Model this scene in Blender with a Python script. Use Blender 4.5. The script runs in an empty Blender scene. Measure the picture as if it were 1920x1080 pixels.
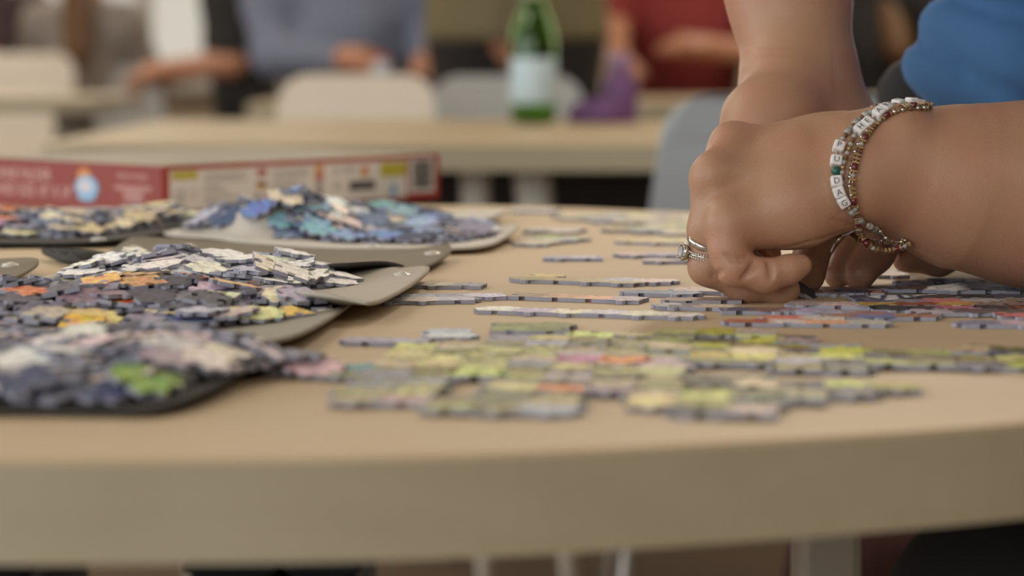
import bpy, bmesh, math, random
import numpy as np
from mathutils import Vector, Matrix, Euler
C = bpy.context.scene.collection
SC = bpy.context.scene
PI = math.pi
# ------------------------------------------------------------------ camera
F, PITCH, CZ, TZ = 4800.0, math.atan(455/4800.0), 0.865, 0.74
cam = bpy.data.cameras.new('camera'); co = bpy.data.objects.new('camera', cam); C.objects.link(co)
co.location = (0, 0, CZ); co.rotation_euler = (PI/2-PITCH, 0, 0)
cam.sensor_width = 36; cam.lens = F/1920*36; cam.clip_start = .02
cam.dof.use_dof = True; cam.dof.focus_distance = 1.265; cam.dof.aperture_fstop = 6.6
SC.camera = co
# ------------------------------------------------------------------ world, light, exposure
w = bpy.data.worlds.new('world'); SC.world = w; w.use_nodes = True
bg = w.node_tree.nodes['Background']; bg.inputs[0].default_value = (1.0, .93, .80, 1); bg.inputs[1].default_value = .62
SC.view_settings.view_transform = 'Standard'; SC.view_settings.look = 'None'
SC.view_settings.gamma = 1; SC.view_settings.use_curve_mapping = False
SC.view_settings.exposure = 0.05
def area(name, loc, rot, sx, sy, power, col):
    l = bpy.data.lights.new(name, 'AREA'); l.shape = 'RECTANGLE'; l.size = sx; l.size_y = sy; l.energy = power; l.color = col
    o = bpy.data.objects.new(name, l); C.objects.link(o); o.location = loc; o.rotation_euler = rot
    return o
WARM = (1.0, .90, .76); COOL = (.86, .93, 1.0)
# daylight entering through the window walls (rear, left), an added front window and the ceiling's own lamps
area('window_light', (-1.6, 11.3, 1.75), (-PI/2, 0, 0), 4.2, 1.9, 42, (1, .93, .80))
area('window_light', (3.4, 11.3, 1.75), (-PI/2, 0, 0), 3.0, 1.9, 26, (1, .93, .80))
area('window_light', (-5.3, 1.0, 1.75), (0, -PI/2, 0), 1.9, 5.5, 100, COOL)
area('window_light', (-2.4, -2.85, 1.75), (PI/2, 0, 0), 3.6, 1.9, 72, COOL)  # added source behind the camera, brightens what faces it
PANELS = [(-2.2, -1.6), (1.8, -1.6), (-2.2, 2.6), (1.6, 2.9), (-2.2, 6), (1.6, 6), (-2.2, 9), (1.6, 9)]
for (x, y) in PANELS:
    area('ceiling_lamp', (x, y, 2.74), (0, 0, 0), 1.2, .6, 25, WARM)

# track spotlight hanging beyond the table, the lamp that throws the arm's shadow towards the near edge
SPOT_AT, SPOT_TO = (.55, 4.0, 2.5), (.10, 1.25, .76)
sl_ = bpy.data.lights.new('spotlight', 'SPOT'); sl_.energy = 80; sl_.spot_size = math.radians(34); sl_.spot_blend = .6; sl_.shadow_soft_size = .05; sl_.color = (1, .88, .72)
so_ = bpy.data.objects.new('spotlight', sl_); C.objects.link(so_); so_.location = SPOT_AT
from mathutils import Vector as _V
so_.rotation_euler = (_V(SPOT_TO)-_V(SPOT_AT)).to_track_quat('-Z', 'Y').to_euler()
# ------------------------------------------------------------------ helpers
cp, sp = math.cos(PITCH), math.sin(PITCH)
def ray(px, py):
    u, v = (px-960)/F, (540-py)/F
    return Vector((u, cp + sp*v, -sp + cp*v))
def W(px, py, Y):                                  # point seen at pixel px, py standing at distance Y
    d = ray(px, py); t = Y/d.y
    return Vector((d.x*t, Y, CZ + d.z*t))
def G(px, py, z=TZ):                               # point seen at px, py on the level z
    d = ray(px, py); t = (z-CZ)/d.z
    return Vector((d.x*t, d.y*t, z))
def SX(px, Y): return W(px, 85, Y).x
def srgb(r, g, b, a=1):
    f = lambda c: ((c/255+.055)/1.055)**2.4 if c/255 > .04045 else c/255/12.92
    return (f(r), f(g), f(b), a)

def mat(name, col, rough=.5, metal=0, var=.0, vscale=20, bump=0, bscale=200, **kw):
    m = bpy.data.materials.new(name); m.use_nodes = True; nt = m.node_tree; b = nt.nodes['Principled BSDF']
    b.inputs['Roughness'].default_value = rough; b.inputs['Metallic'].default_value = metal
    for k, v in kw.items(): b.inputs[k.replace('_', ' ')].default_value = v
    tc = nt.nodes.new('ShaderNodeTexCoord')
    if var:
        n = nt.nodes.new('ShaderNodeTexNoise'); n.inputs['Scale'].default_value = vscale; n.inputs['Detail'].default_value = 4
        nt.links.new(tc.outputs['Object'], n.inputs['Vector'])
        r = nt.nodes.new('ShaderNodeMapRange'); r.inputs[1].default_value = .25; r.inputs[2].default_value = .75
        r.inputs[3].default_value = 1-var; r.inputs[4].default_value = 1+var
        nt.links.new(n.outputs['Fac'], r.inputs[0])
        h = nt.nodes.new('ShaderNodeHueSaturation'); h.inputs['Color'].default_value = col
        nt.links.new(r.outputs[0], h.inputs['Value']); nt.links.new(h.outputs[0], b.inputs['Base Color'])
    else: b.inputs['Base Color'].default_value = col
    if bump:
        n = nt.nodes.new('ShaderNodeTexNoise'); n.inputs['Scale'].default_value = bscale
        nt.links.new(tc.outputs['Object'], n.inputs['Vector'])
        bu = nt.nodes.new('ShaderNodeBump'); bu.inputs['Strength'].default_value = bump; bu.inputs['Distance'].default_value = .001
        nt.links.new(n.outputs['Fac'], bu.inputs['Height']); nt.links.new(bu.outputs[0], b.inputs['Normal'])
    return m
def wood(name, c1, c2, rough, scale=1.0):
    m = bpy.data.materials.new(name); m.use_nodes = True; nt = m.node_tree; b = nt.nodes['Principled BSDF']
    tc = nt.nodes.new('ShaderNodeTexCoord'); mp = nt.nodes.new('ShaderNodeMapping')
    mp.inputs['Scale'].default_value = (3*scale, 60*scale, 40*scale)
    n = nt.nodes.new('ShaderNodeTexNoise'); n.inputs['Scale'].default_value = 2.0; n.inputs['Detail'].default_value = 5; n.inputs['Roughness'].default_value = .6
    nt.links.new(tc.outputs['Object'], mp.inputs[0]); nt.links.new(mp.outputs[0], n.inputs['Vector'])
    cr = nt.nodes.new('ShaderNodeValToRGB'); cr.color_ramp.elements[0].position = .3; cr.color_ramp.elements[1].position = .7
    cr.color_ramp.elements[0].color = c1; cr.color_ramp.elements[1].color = c2
    nt.links.new(n.outputs['Fac'], cr.inputs[0]); nt.links.new(cr.outputs[0], b.inputs['Base Color'])
    b.inputs['Roughness'].default_value = rough
    n2 = nt.nodes.new('ShaderNodeTexNoise'); n2.inputs['Scale'].default_value = 900
    nt.links.new(tc.outputs['Object'], n2.inputs['Vector'])
    bu = nt.nodes.new('ShaderNodeBump'); bu.inputs['Strength'].default_value = .15; bu.inputs['Distance'].default_value = .0003
    nt.links.new(n2.outputs['Fac'], bu.inputs['Height']); nt.links.new(bu.outputs[0], b.inputs['Normal'])
    return m

def link(name, me, m=None, parent=None, smooth=False):
    o = bpy.data.objects.new(name, me); C.objects.link(o)
    if m:
        for x in (m if isinstance(m, (list, tuple)) else [m]): me.materials.append(x)
    if parent: o.parent = parent
    if smooth: me.polygons.foreach_set('use_smooth', [True]*len(me.polygons))
    return o
def obj(name, bm, m=None, parent=None, smooth=False):
    me = bpy.data.meshes.new(name); bmesh.ops.recalc_face_normals(bm, faces=bm.faces[:]); bm.to_mesh(me); bm.free()
    return link(name, me, m, parent, smooth)
def tag(o, label=None, cat=None, group=None, kind=None):
    if label: o['label'] = label
    if cat: o['category'] = cat
    if group: o['group'] = group
    if kind: o['kind'] = kind
    return o
def empty(name, loc=(0, 0, 0), rz=0, **k):
    o = bpy.data.objects.new(name, None); C.objects.link(o); o.location = loc; o.rotation_euler = (0, 0, rz); o.empty_display_size = .05
    return tag(o, **k)
def copy_tree(o, parent=None):
    c = o.copy(); C.objects.link(c)
    if parent: c.parent = parent
    for ch in list(o.children): copy_tree(ch, c)
    return c
def add_box(bm, c, s, rot=None, bev=0):
    r = bmesh.ops.create_cube(bm, size=1); vs = r['verts']
    M = Matrix.Translation(c) @ (rot.to_4x4() if rot else Matrix()) @ Matrix.Diagonal((s[0], s[1], s[2], 1))
    bmesh.ops.transform(bm, matrix=M, verts=vs)
    if bev:
        es = list({e for v in vs for e in v.link_edges})
        bmesh.ops.bevel(bm, geom=es, offset=bev, segments=2, affect='EDGES', profile=.5)
    return vs
def box(c, s, rot=None, bev=0):
    bm = bmesh.new(); add_box(bm, c, s, rot, bev); return bm
def add_tube(bm, pts, rad, n=10, cap=True, closed=False):
    pts = [Vector(p) for p in pts]; rings = []; N = len(pts)
    rads = rad if isinstance(rad, (list, tuple)) else [rad]*N
    prev = None
    for i, p in enumerate(pts):
        a = pts[(i-1) % N] if (closed or i > 0) else p; b = pts[(i+1) % N] if (closed or i < N-1) else p
        t = (b-a).normalized()
        if prev is None:
            u = t.orthogonal().normalized()
        else:
            u = (prev - t*prev.dot(t)).normalized()
        prev = u; v = t.cross(u)
        rings.append([bm.verts.new(p + (u*math.cos(2*PI*k/n) + v*math.sin(2*PI*k/n))*rads[i]) for k in range(n)])
    M = N if closed else N-1
    for i in range(M):
        A, B = rings[i], rings[(i+1) % N]
        off = 0
        if closed and i == N-1:
            off = min(range(n), key=lambda o: (A[0].co-B[o].co).length)
        for k in range(n):
            bm.faces.new((A[k], A[(k+1) % n], B[(k+1+off) % n], B[(k+off) % n]))
    if cap and not closed:
        bm.faces.new(rings[0][::-1]); bm.faces.new(rings[-1])
    return bm
def tube(pts, rad, n=10, **k): return add_tube(bmesh.new(), pts, rad, n, **k)
def lathe(prof, n=32, loc=(0, 0, 0)):
    bm = bmesh.new(); L = Vector(loc); rings = []
    for (r, z) in prof:
        if r < 1e-6: rings.append([bm.verts.new(L+Vector((0, 0, z)))])
        else: rings.append([bm.verts.new(L+Vector((r*math.cos(2*PI*k/n), r*math.sin(2*PI*k/n), z))) for k in range(n)])
    for A, B in zip(rings, rings[1:]):
        for k in range(n):
            a, b = A[k % len(A)], A[(k+1) % n % len(A)]; c, d = B[(k+1) % n % len(B)], B[k % len(B)]
            f = [a]
            for x in (b, c, d):
                if x not in f: f.append(x)
            if len(f) > 2: bm.faces.new(f)
    return bm
def prism(outline, z0, z1, bev=0, seg=2):
    bm = bmesh.new(); a = [bm.verts.new((p[0], p[1], z0)) for p in outline]; b = [bm.verts.new((p[0], p[1], z1)) for p in outline]
    n = len(a); bm.faces.new(a[::-1]); bm.faces.new(b)
    for i in range(n): bm.faces.new((a[i], a[(i+1) % n], b[(i+1) % n], b[i]))
    if bev:
        es = [e for e in bm.edges if abs(e.verts[0].co.z-e.verts[1].co.z) < 1e-6]
        bmesh.ops.bevel(bm, geom=es, offset=bev, segments=seg, affect='EDGES', profile=.5)
    return bm
def spline(pts, n=8, closed=False):                 # Catmull-Rom through points of any dimension
    P = [np.array(p, float) for p in pts]; N = len(P); out = []
    rng = range(N if closed else N-1)
    for i in rng:
        g = (lambda j: P[j % N]) if closed else (lambda j: P[min(max(j, 0), N-1)])
        p0, p1, p2, p3 = g(i-1), g(i), g(i+1), g(i+2)
        for k in range(n):
            t = k/n
            out.append(.5*((2*p1)+(-p0+p2)*t+(2*p0-5*p1+4*p2-p3)*t*t+(-p0+3*p1-3*p2+p3)*t**3))
    if not closed: out.append(P[-1])
    return out

# ------------------------------------------------------------------ implicit surfaces (bodies, clothes)
class Field:
    def __init__(s, ax): s.ax = ax; s.D = np.full([len(a) for a in ax], .5, np.float32)
    def sl(s, lo, hi):
        return tuple(slice(max(int(np.searchsorted(a, l))-1, 0), min(int(np.searchsorted(a, h))+1, len(a))) for a, l, h in zip(s.ax, lo, hi))
def rcone(f, sl, a, b, ra, rb):
    X, Y, Z = [f.ax[i][sl[i]].astype(np.float32) for i in range(3)]
    px, py, pz = X[:, None, None]-a[0], Y[None, :, None]-a[1], Z[None, None, :]-a[2]
    ba = np.array(b)-np.array(a); l2 = float(ba@ba)
    if l2 < 1e-10: return np.sqrt(px*px+py*py+pz*pz)-ra
    h = np.clip((px*ba[0]+py*ba[1]+pz*ba[2])/l2, 0, 1)
    dx, dy, dz = px-h*ba[0], py-h*ba[1], pz-h*ba[2]
    return np.sqrt(dx*dx+dy*dy+dz*dz)-(ra+(rb-ra)*h)
def smin(a, b, k):
    h = np.clip(.5+.5*(b-a)/k, 0, 1); return b*(1-h)+a*h-k*h*(1-h)
def bbox(prims, pad):
    lo = np.min([np.minimum(np.array(a)-ra, np.array(b)-rb) for a, b, ra, rb in prims], 0)-pad
    hi = np.max([np.maximum(np.array(a)+ra, np.array(b)+rb) for a, b, ra, rb in prims], 0)+pad
    return lo, hi
def chain(f, sl, prims, k):
    d = None
    for p in prims:
        e = rcone(f, sl, *p); d = e if d is None else smin(d, e, k)
    return d
def add_group(f, prims, k_in, k_out, base=None, pad=.02):
    sl = f.sl(*bbox(prims, pad)); d = chain(f, sl, prims, k_in)
    if base is not None: d = smin(base[sl], d, k_in)
    f.D[sl] = smin(f.D[sl], d, k_out)
def cut(f, a, b, ra, rb, k):
    sl = f.sl(*bbox([(a, b, ra, rb)], .01)); d = rcone(f, sl, a, b, ra, rb)
    f.D[sl] = -smin(-f.D[sl], d, k)
def surface(f, name):
    D = f.D; n = D.shape; ins = D < 0
    c = np.zeros([k-1 for k in n], np.int8)
    for i in (0, 1):
        for j in (0, 1):
            for k in (0, 1): c += ins[i:n[0]-1+i, j:n[1]-1+j, k:n[2]-1+k]
    act = (c > 0) & (c < 8); idx = np.full(act.shape, -1, np.int32); cells = np.argwhere(act); idx[act] = np.arange(len(cells))
    ii, jj, kk = cells.T; acc = np.zeros((len(cells), 3)); cnt = np.zeros(len(cells))
    cor = [(i, j, k) for i in (0, 1) for j in (0, 1) for k in (0, 1)]
    val = {q: D[ii+q[0], jj+q[1], kk+q[2]] for q in cor}
    for q in cor:
        for ax in range(3):
            if q[ax]: continue
            r = list(q); r[ax] = 1; r = tuple(r); va, vb = val[q], val[r]
            m = (va < 0) != (vb < 0); t = np.where(m, va/np.where(m, va-vb, 1), 0)
            p = np.stack([np.full(len(cells), q[x], float) for x in range(3)], 1); p[:, ax] = t
            acc[m] += p[m]; cnt[m] += 1
    acc /= cnt[:, None]
    V = np.stack([f.ax[x][cells[:, x]]+acc[:, x]*(f.ax[x][cells[:, x]+1]-f.ax[x][cells[:, x]]) for x in range(3)], 1)
    faces = []
    for ax in range(3):
        b, c2 = (ax+1) % 3, (ax+2) % 3
        s0 = [slice(None)]*3; s1 = [slice(None)]*3; s0[ax] = slice(0, n[ax]-1); s1[ax] = slice(1, n[ax])
        for x in (b, c2): s0[x] = s1[x] = slice(1, n[x]-1)
        A, B = ins[tuple(s0)], ins[tuple(s1)]
        e = np.argwhere(A != B); flip = A[tuple(e.T)]
        e2 = e.copy(); e2[:, b] += 1; e2[:, c2] += 1
        def g(db, dc):
            q = e2.copy(); q[:, b] -= db; q[:, c2] -= dc; return idx[tuple(q.T)]
        Q = np.stack([g(0, 0), g(1, 0), g(1, 1), g(0, 1)], 1); Q[~flip] = Q[~flip][:, ::-1]; faces.append(Q)
    Fq = np.concatenate(faces); Fq = Fq[(Fq >= 0).all(1)]
    me = bpy.data.meshes.new(name); me.vertices.add(len(V)); me.vertices.foreach_set('co', V.astype(np.float32).ravel())
    me.loops.add(len(Fq)*4); me.loops.foreach_set('vertex_index', Fq.astype(np.int32).ravel())
    me.polygons.add(len(Fq)); me.polygons.foreach_set('loop_start', np.arange(0, len(Fq)*4, 4, dtype=np.int32))
    me.update(calc_edges=True); me.validate()
    me.polygons.foreach_set('use_smooth', [True]*len(me.polygons))
    return me
def axis(fine0, fine1, h, lo, hi, g=1.18, hmax=.02):
    a = list(np.arange(fine0, fine1, h)); s = h; x = a[-1]; up = []
    while x < hi: s = min(s*g, hmax); x += s; up.append(x)
    s = h; x = a[0]; dn = []
    while x > lo: s = min(s*g, hmax); x -= s; dn.append(x)
    return np.array(dn[::-1]+a+up)
# ------------------------------------------------------------------ materials
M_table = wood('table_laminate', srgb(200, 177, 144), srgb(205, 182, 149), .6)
M_edge = wood('table_edge_shaded', srgb(168, 156, 130), srgb(173, 161, 136), .5)  # same laminate as the top, darkened to put the edge's shade into it
M_table2 = wood('maple_laminate', srgb(192, 172, 138), srgb(200, 180, 146), .5)
M_leg = mat('table_leg_paint', srgb(190, 180, 162), .45, var=.03)
M_carpet = mat('brown_carpet', srgb(108, 88, 66), .95, var=.25, vscale=60, bump=.6, bscale=400)
M_wall = mat('wall_paint', srgb(176, 160, 138), .8, var=.03, vscale=3)
M_ceil = mat('ceiling_tile', srgb(215, 210, 200), .9, var=.03)
M_frame = mat('window_frame_paint', srgb(200, 195, 185), .5, var=.02)
M_trim = mat('baseboard', srgb(120, 100, 80), .6, var=.04)
def glass(name, col=(1, 1, 1, 1), rough=0):
    m = bpy.data.materials.new(name); m.use_nodes = True; b = m.node_tree.nodes['Principled BSDF']
    b.inputs['Base Color'].default_value = col; b.inputs['Transmission Weight'].default_value = 1; b.inputs['Roughness'].default_value = rough; b.inputs['IOR'].default_value = 1.45
    return m
M_pane = glass('window_glass')
m_ = M_pane.node_tree; m_.nodes['Principled BSDF'].inputs['IOR'].default_value = 1.01
# ------------------------------------------------------------------ room
RX0, RX1, RY0, RY1, RZ = -5.5, 5.5, -3.0, 11.5, 2.78
tag(obj('floor', box(((RX0+RX1)/2, (RY0+RY1)/2, -.05), (RX1-RX0+.4, RY1-RY0+.4, .1)), M_carpet), 'brown low-pile carpet floor', kind='structure')
tag(obj('ceiling', box(((RX0+RX1)/2, (RY0+RY1)/2, RZ+.05), (RX1-RX0+.4, RY1-RY0+.4, .1)), M_ceil), 'pale tiled ceiling', kind='structure')
def wall_with_windows(name, horiz, pos, a0, a1, wins, sill, head, label, n0):
    bm = bmesh.new()
    def seg(u0, u1, z0, z1):
        if horiz: add_box(bm, ((u0+u1)/2, pos, (z0+z1)/2), (u1-u0, .15, z1-z0))
        else: add_box(bm, (pos, (u0+u1)/2, (z0+z1)/2), (.15, u1-u0, z1-z0))
    u = a0
    for (w0, w1) in wins:
        seg(u, w0, 0, RZ); seg(w0, w1, 0, sill); seg(w0, w1, head, RZ); u = w1
    seg(u, a1, 0, RZ)
    tag(obj(name, bm, M_wall), label, kind='structure')
    for i, (w0, w1) in enumerate(wins):
        r = empty('window_%d' % (n0+i), (((w0+w1)/2, pos, sill) if horiz else (pos, (w0+w1)/2, sill)), 0 if horiz else PI/2, kind='structure', label='tall bright window in the %s wall' % ('rear' if horiz else 'side'))
        W_, H_ = w1-w0, head-sill; nx = max(2, round(W_/1.1))
        fb = bmesh.new()
        for z in (.03, H_-.03): add_box(fb, (0, 0, z), (W_, .1, .06))
        for k in range(nx+1): add_box(fb, (-W_/2+.03+(W_-.06)*k/nx, 0, H_/2), (.06, .09, H_-.02))
        obj('frame', fb, M_frame, r)
        for k in range(nx): obj('pane', box((-W_/2+W_*(k+.5)/nx, 0, H_/2), (W_/nx-.06, .006, H_-.1)), M_pane, r)
        obj('sill', box((0, -.1, -.02), (W_+.1, .16, .04)), M_frame, r)
wall_with_windows('wall_back', True, RY1+.07, RX0-.1, RX1+.1, [(-3.7, .4), (1.95, 4.8)], .70, 2.6, 'taupe rear wall', 1)
wall_with_windows('wall_left', False, RX0-.07, RY0, RY1, [(-1.8, 3.8)], .8, 2.6, 'taupe left wall', 3)
tag(obj('wall_right', box((RX1+.07, (RY0+RY1)/2, RZ/2), (.15, RY1-RY0, RZ)), M_wall), 'taupe right wall', kind='structure')
wall_with_windows('wall_front', True, RY0-.07, RX0-.1, RX1+.1, [(-4.2, -.6)], .8, 2.6, 'taupe front wall', 4)  # its unseen window is added to brighten surfaces facing the camera
tag(obj('baseboard_back', box((0, RY1-.02, .05), (RX1-RX0, .02, .1)), M_trim), 'brown baseboard of the rear wall', kind='structure')
M_diff = mat('lamp_diffuser', (1, .95, .85, 1), .6); b_ = M_diff.node_tree.nodes['Principled BSDF']
b_.inputs['Emission Color'].default_value = (1, .85, .65, 1); b_.inputs['Emission Strength'].default_value = 1.2
for i, (x, y) in enumerate(PANELS):
    r = empty('ceiling_light', (x, y, RZ), label='%s light panel set in the ceiling' % ['first left-hand', 'first right-hand', 'second left-hand', 'second right-hand', 'third left-hand', 'third right-hand', 'rearmost left-hand', 'rearmost right-hand'][i], cat='ceiling light', group='ceiling light panels')
    fb = bmesh.new()
    for s in (-1, 1): add_box(fb, (s*.61, 0, -.012), (.03, .65, .024)); add_box(fb, (0, s*.31, -.012), (1.2, .03, .024))
    obj('frame', fb, M_frame, r); obj('diffuser', box((0, 0, -.008), (1.19, .59, .008)), M_diff, r)

# ------------------------------------------------------------------ the puzzle table
tbl = empty('puzzle_table', (0, 1.4, 0), label='pale maple table with a rounded end carrying the jigsaw puzzle', cat='table')
def ty(px, py): p = G(px, py); return (p.x, p.y)
near = [(-1.25, .775), (-.8, .7745), (-.6, .774), (-.4, .774), (-.25, .774)]+[ty(x, y) for x, y in ((0, 861), (300, 860), (620, 857), (960, 848), (1300, 832), (1600, 815), (1920, 792))]
far = [(.245, .893), (.335, .975), (.405, 1.10), (.44, 1.30), (.44, 1.55), (.40, 1.72), (.30, 1.83), ty(1290, 398), ty(1060, 389), ty(830, 385), (-.5, 2.03), (-1.25, 2.05)]
poly = near + far
sm = [tuple(p) for p in spline(poly[1:-1], 5)]
outline = [poly[0]]+sm+[poly[-1]]
loc = [(x, y-1.4) for x, y in outline]
obj('tabletop', prism(loc, TZ-.0012-.0003, TZ, 0), M_table, tbl, False)
TT = tbl.children[0]
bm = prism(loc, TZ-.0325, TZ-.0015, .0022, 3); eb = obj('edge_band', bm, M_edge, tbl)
for (x, y) in ((SX(1560, 1.45), 1.45), (-.95, 1.45)):
    bm = box((x, y-1.4, .36), (.0365, .05, .69), bev=.006); p = obj('leg', bm, M_leg, tbl)
    obj('foot', box((x, y-1.4, .02), (.05, .62, .03), bev=.006), M_leg, p)
obj('apron', box((-.38, .05, .69), (1.10, .03, .03)), M_leg, tbl)

# ------------------------------------------------------------------ second table and its neighbours
def simple_table(name, x0, x1, y0, y1, label, legs, skew=0, rad=.05):
    cx, cy = (x0+x1)/2, (y0+y1)/2
    r = empty(name, (cx, cy, 0), skew, label=label, cat='table')
    hx, hy = (x1-x0)/2, (y1-y0)/2; o = []
    for sx, sy, a0 in ((1, 1, 0), (-1, 1, 90), (-1, -1, 180), (1, -1, 270)):
        for k in range(6):
            a = math.radians(a0+18*k); o.append((sx*(hx-rad)+rad*math.cos(a), sy*(hy-rad)+rad*math.sin(a)))
    obj('tabletop', prism(o, TZ-.003, TZ), M_table2, r); obj('edge_band', prism(o, TZ-.034, TZ-.003, .004, 2), M_edge, r)
    for (tx, tyy, bx, by, tw, bw) in legs:
        obj('leg', tube([(tx-cx, tyy-cy, TZ-.034), (bx-cx, by-cy, 0)], [tw/2, bw/2], 14), M_leg, r, True)
    return r
Yl = 3.37
t2 = simple_table('activity_table', SX(72, 3.25), 1.75, 3.24, 4.33, 'pale maple table standing beyond the puzzle table with a green bottle on it',
    [(SX(897, Yl), Yl, SX(921, Yl), Yl, .041, .018), (SX(1004, Yl), Yl, SX(1100, Yl), Yl, .052, .020), (-.5, 3.95, -.5, 3.95, .05, .03), (1.5, 3.6, 1.55, 3.5, .05, .03), (1.5, 4.1, 1.55, 4.2, .05, .03)], skew=-.012)
M_shade = mat('under_table_shade', srgb(50, 45, 42), .7, var=.06)  # dark sheet added under the tabletop to stand for the shade there
obj('shade_panel', box(((SX(700, 3.8)+1.55)/2-(SX(72, 3.25)+1.75)/2, 3.70-(3.24+4.33)/2, .52), (1.55-SX(700, 3.8), .018, .36), bev=.003), M_shade, t2)
M_legl = mat('pale_leg_paint', srgb(226, 218, 204), .45, var=.02)
for ch in t2.children:
    if ch.name.startswith('leg'): ch.data.materials[0] = M_legl
t3 = simple_table('side_table', -2.6, SX(212, 6.2), 6.1, 6.75, 'narrow-looking pale table in front of the brown-haired sitter',
    [(-1.1, 6.3, -1.1, 6.3, .05, .04), (-1.1, 6.6, -1.1, 6.6, .05, .04), (-2.4, 6.3, -2.4, 6.3, .05, .04), (-2.4, 6.6, -2.4, 6.6, .05, .04)])
t4 = simple_table('rear_table', SX(470, 5.6), SX(815, 5.6), 5.45, 6.15, 'pale table under the hands of the person in blue-grey',
    [(-.5, 5.6, -.5, 5.6, .05, .04), (-.5, 6.0, -.5, 6.0, .05, .04), (-.25, 5.6, -.25, 5.6, .05, .04), (-.25, 6.0, -.25, 6.0, .05, .04)])
t5 = simple_table('rear_table', SX(1168, 5.9), 2.6, 5.55, 6.35, 'pale table in front of the person in red',
    [(.4, 5.7, .4, 5.7, .05, .04), (.4, 6.2, .4, 6.2, .05, .04), (2.4, 5.7, 2.4, 5.7, .05, .04), (2.4, 6.2, 2.4, 6.2, .05, .04)])

# ------------------------------------------------------------------ chairs
M_cw = mat('white_chair_plastic', srgb(228, 216, 200), .4, var=.02); M_cg = mat('grey_blue_chair_plastic', srgb(208, 216, 222), .4, var=.02)
M_cg2 = mat('grey_chair_plastic', srgb(178, 179, 178), .45, var=.02)
M_chrome = mat('chair_leg_steel', srgb(170, 165, 158), .3, .6)
def chair(x, y, rz, m, label, top=.812, wt=.30, wb=.36):
    r = empty('classroom_chair', (x, y, 0), rz, label=label, cat='chair')
    zb = .50; pts = []; nseg = 6; R = .055
    o = [(-wb/2, zb)]
    for k in range(nseg+1):
        a = PI-(PI/2)*k/nseg; o.append((-wt/2+R+R*math.cos(a), top-R+R*math.sin(a)))
    o += [(-p[0], p[1]) for p in o[::-1]]
    bm = bmesh.new(); cols = []
    fr = []; bk = []
    for (px, pz) in o:
        yy = .16+.09*(pz-zb)/(top-zb)-.10*(px/(wb/2))**2*.35
        fr.append(bm.verts.new((px, yy, pz))); bk.append(bm.verts.new((px, yy+.011, pz)))
    n = len(fr); bm.faces.new(fr); bm.faces.new(bk[::-1])
    for i in range(n): bm.faces.new((fr[i], bk[i], bk[(i+1) % n], fr[(i+1) % n]))
    bmesh.ops.bevel(bm, geom=[e for e in bm.edges if (e.verts[0] in fr) != (e.verts[1] in fr) and False] or [], offset=.001)
    obj('backrest', bm, m, r)
    so = []
    for sx, sy, a0 in ((1, 1, 0), (-1, 1, 90), (-1, -1, 180), (1, -1, 270)):
        for k in range(6):
            a = math.radians(a0+18*k); so.append((sx*.14+.06*math.cos(a), sy*.13+.06*math.sin(a)-.02))
    obj('seat', prism(so, .445, .457, .004), m, r)
    obj('seat_bracket', box((0, .155, .48), (.16, .012, .10), bev=.003), m, r)
    for sx in (-1, 1):
        for sy in (-1, 1):
            obj('leg', tube([(sx*.15, sy*.13-.02, .445), (sx*.19, sy*.19-.02, 0)], .0095, 10), M_chrome, r, True)
    return r
# near grey-blue chair
chair(SX(1436, 3.0), 3.0-.25+.0, PI, M_cg, 'grey-blue plastic chair pushed against the near side of the second table', wt=.272, wb=.335).location.y = 3.0
chair(SX(672, 4.75), 4.60, 0, M_cw, 'cream white plastic chair behind the second table', wt=.285, wb=.33).location.y = 4.45
chair(SX(950, 4.84), 4.84, 0, M_cg2, 'grey plastic chair behind the green bottle', wt=.30, wb=.33, top=.805)
chair(SX(8, 7.62), 7.62, 0, M_cw, 'white plastic chair beyond the side table', wt=.34, wb=.36, top=.84)
chair(SX(215, 7.98), 7.98, .2, M_cg2, 'grey plastic chair under the brown-haired sitter', wt=.30, wb=.36, top=.80)

d_ = (Vector(SPOT_TO)-Vector(SPOT_AT)).normalized(); q_ = d_.to_track_quat('Z', 'Y').to_matrix()
spl = empty('track_spotlight', SPOT_AT, label='black track spotlight hanging from the ceiling over the far tables', cat='lamp')
bm = lathe([(0, -.16), (.05, -.16), (.06, -.14), (.075, .02), (.070, .02), (.056, -.13), (0, -.13)], 24); bmesh.ops.transform(bm, matrix=q_.to_4x4() @ Matrix.Translation((0, 0, -.06)), verts=bm.verts[:])
obj('lamp_housing', bm, mat('black_lamp_paint', srgb(40, 40, 40), .5), spl, True)
obj('stem', tube([(0, .06, .0), (0, .06, RZ-SPOT_AT[2])], .008, 8), M_frame, spl, True)
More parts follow.
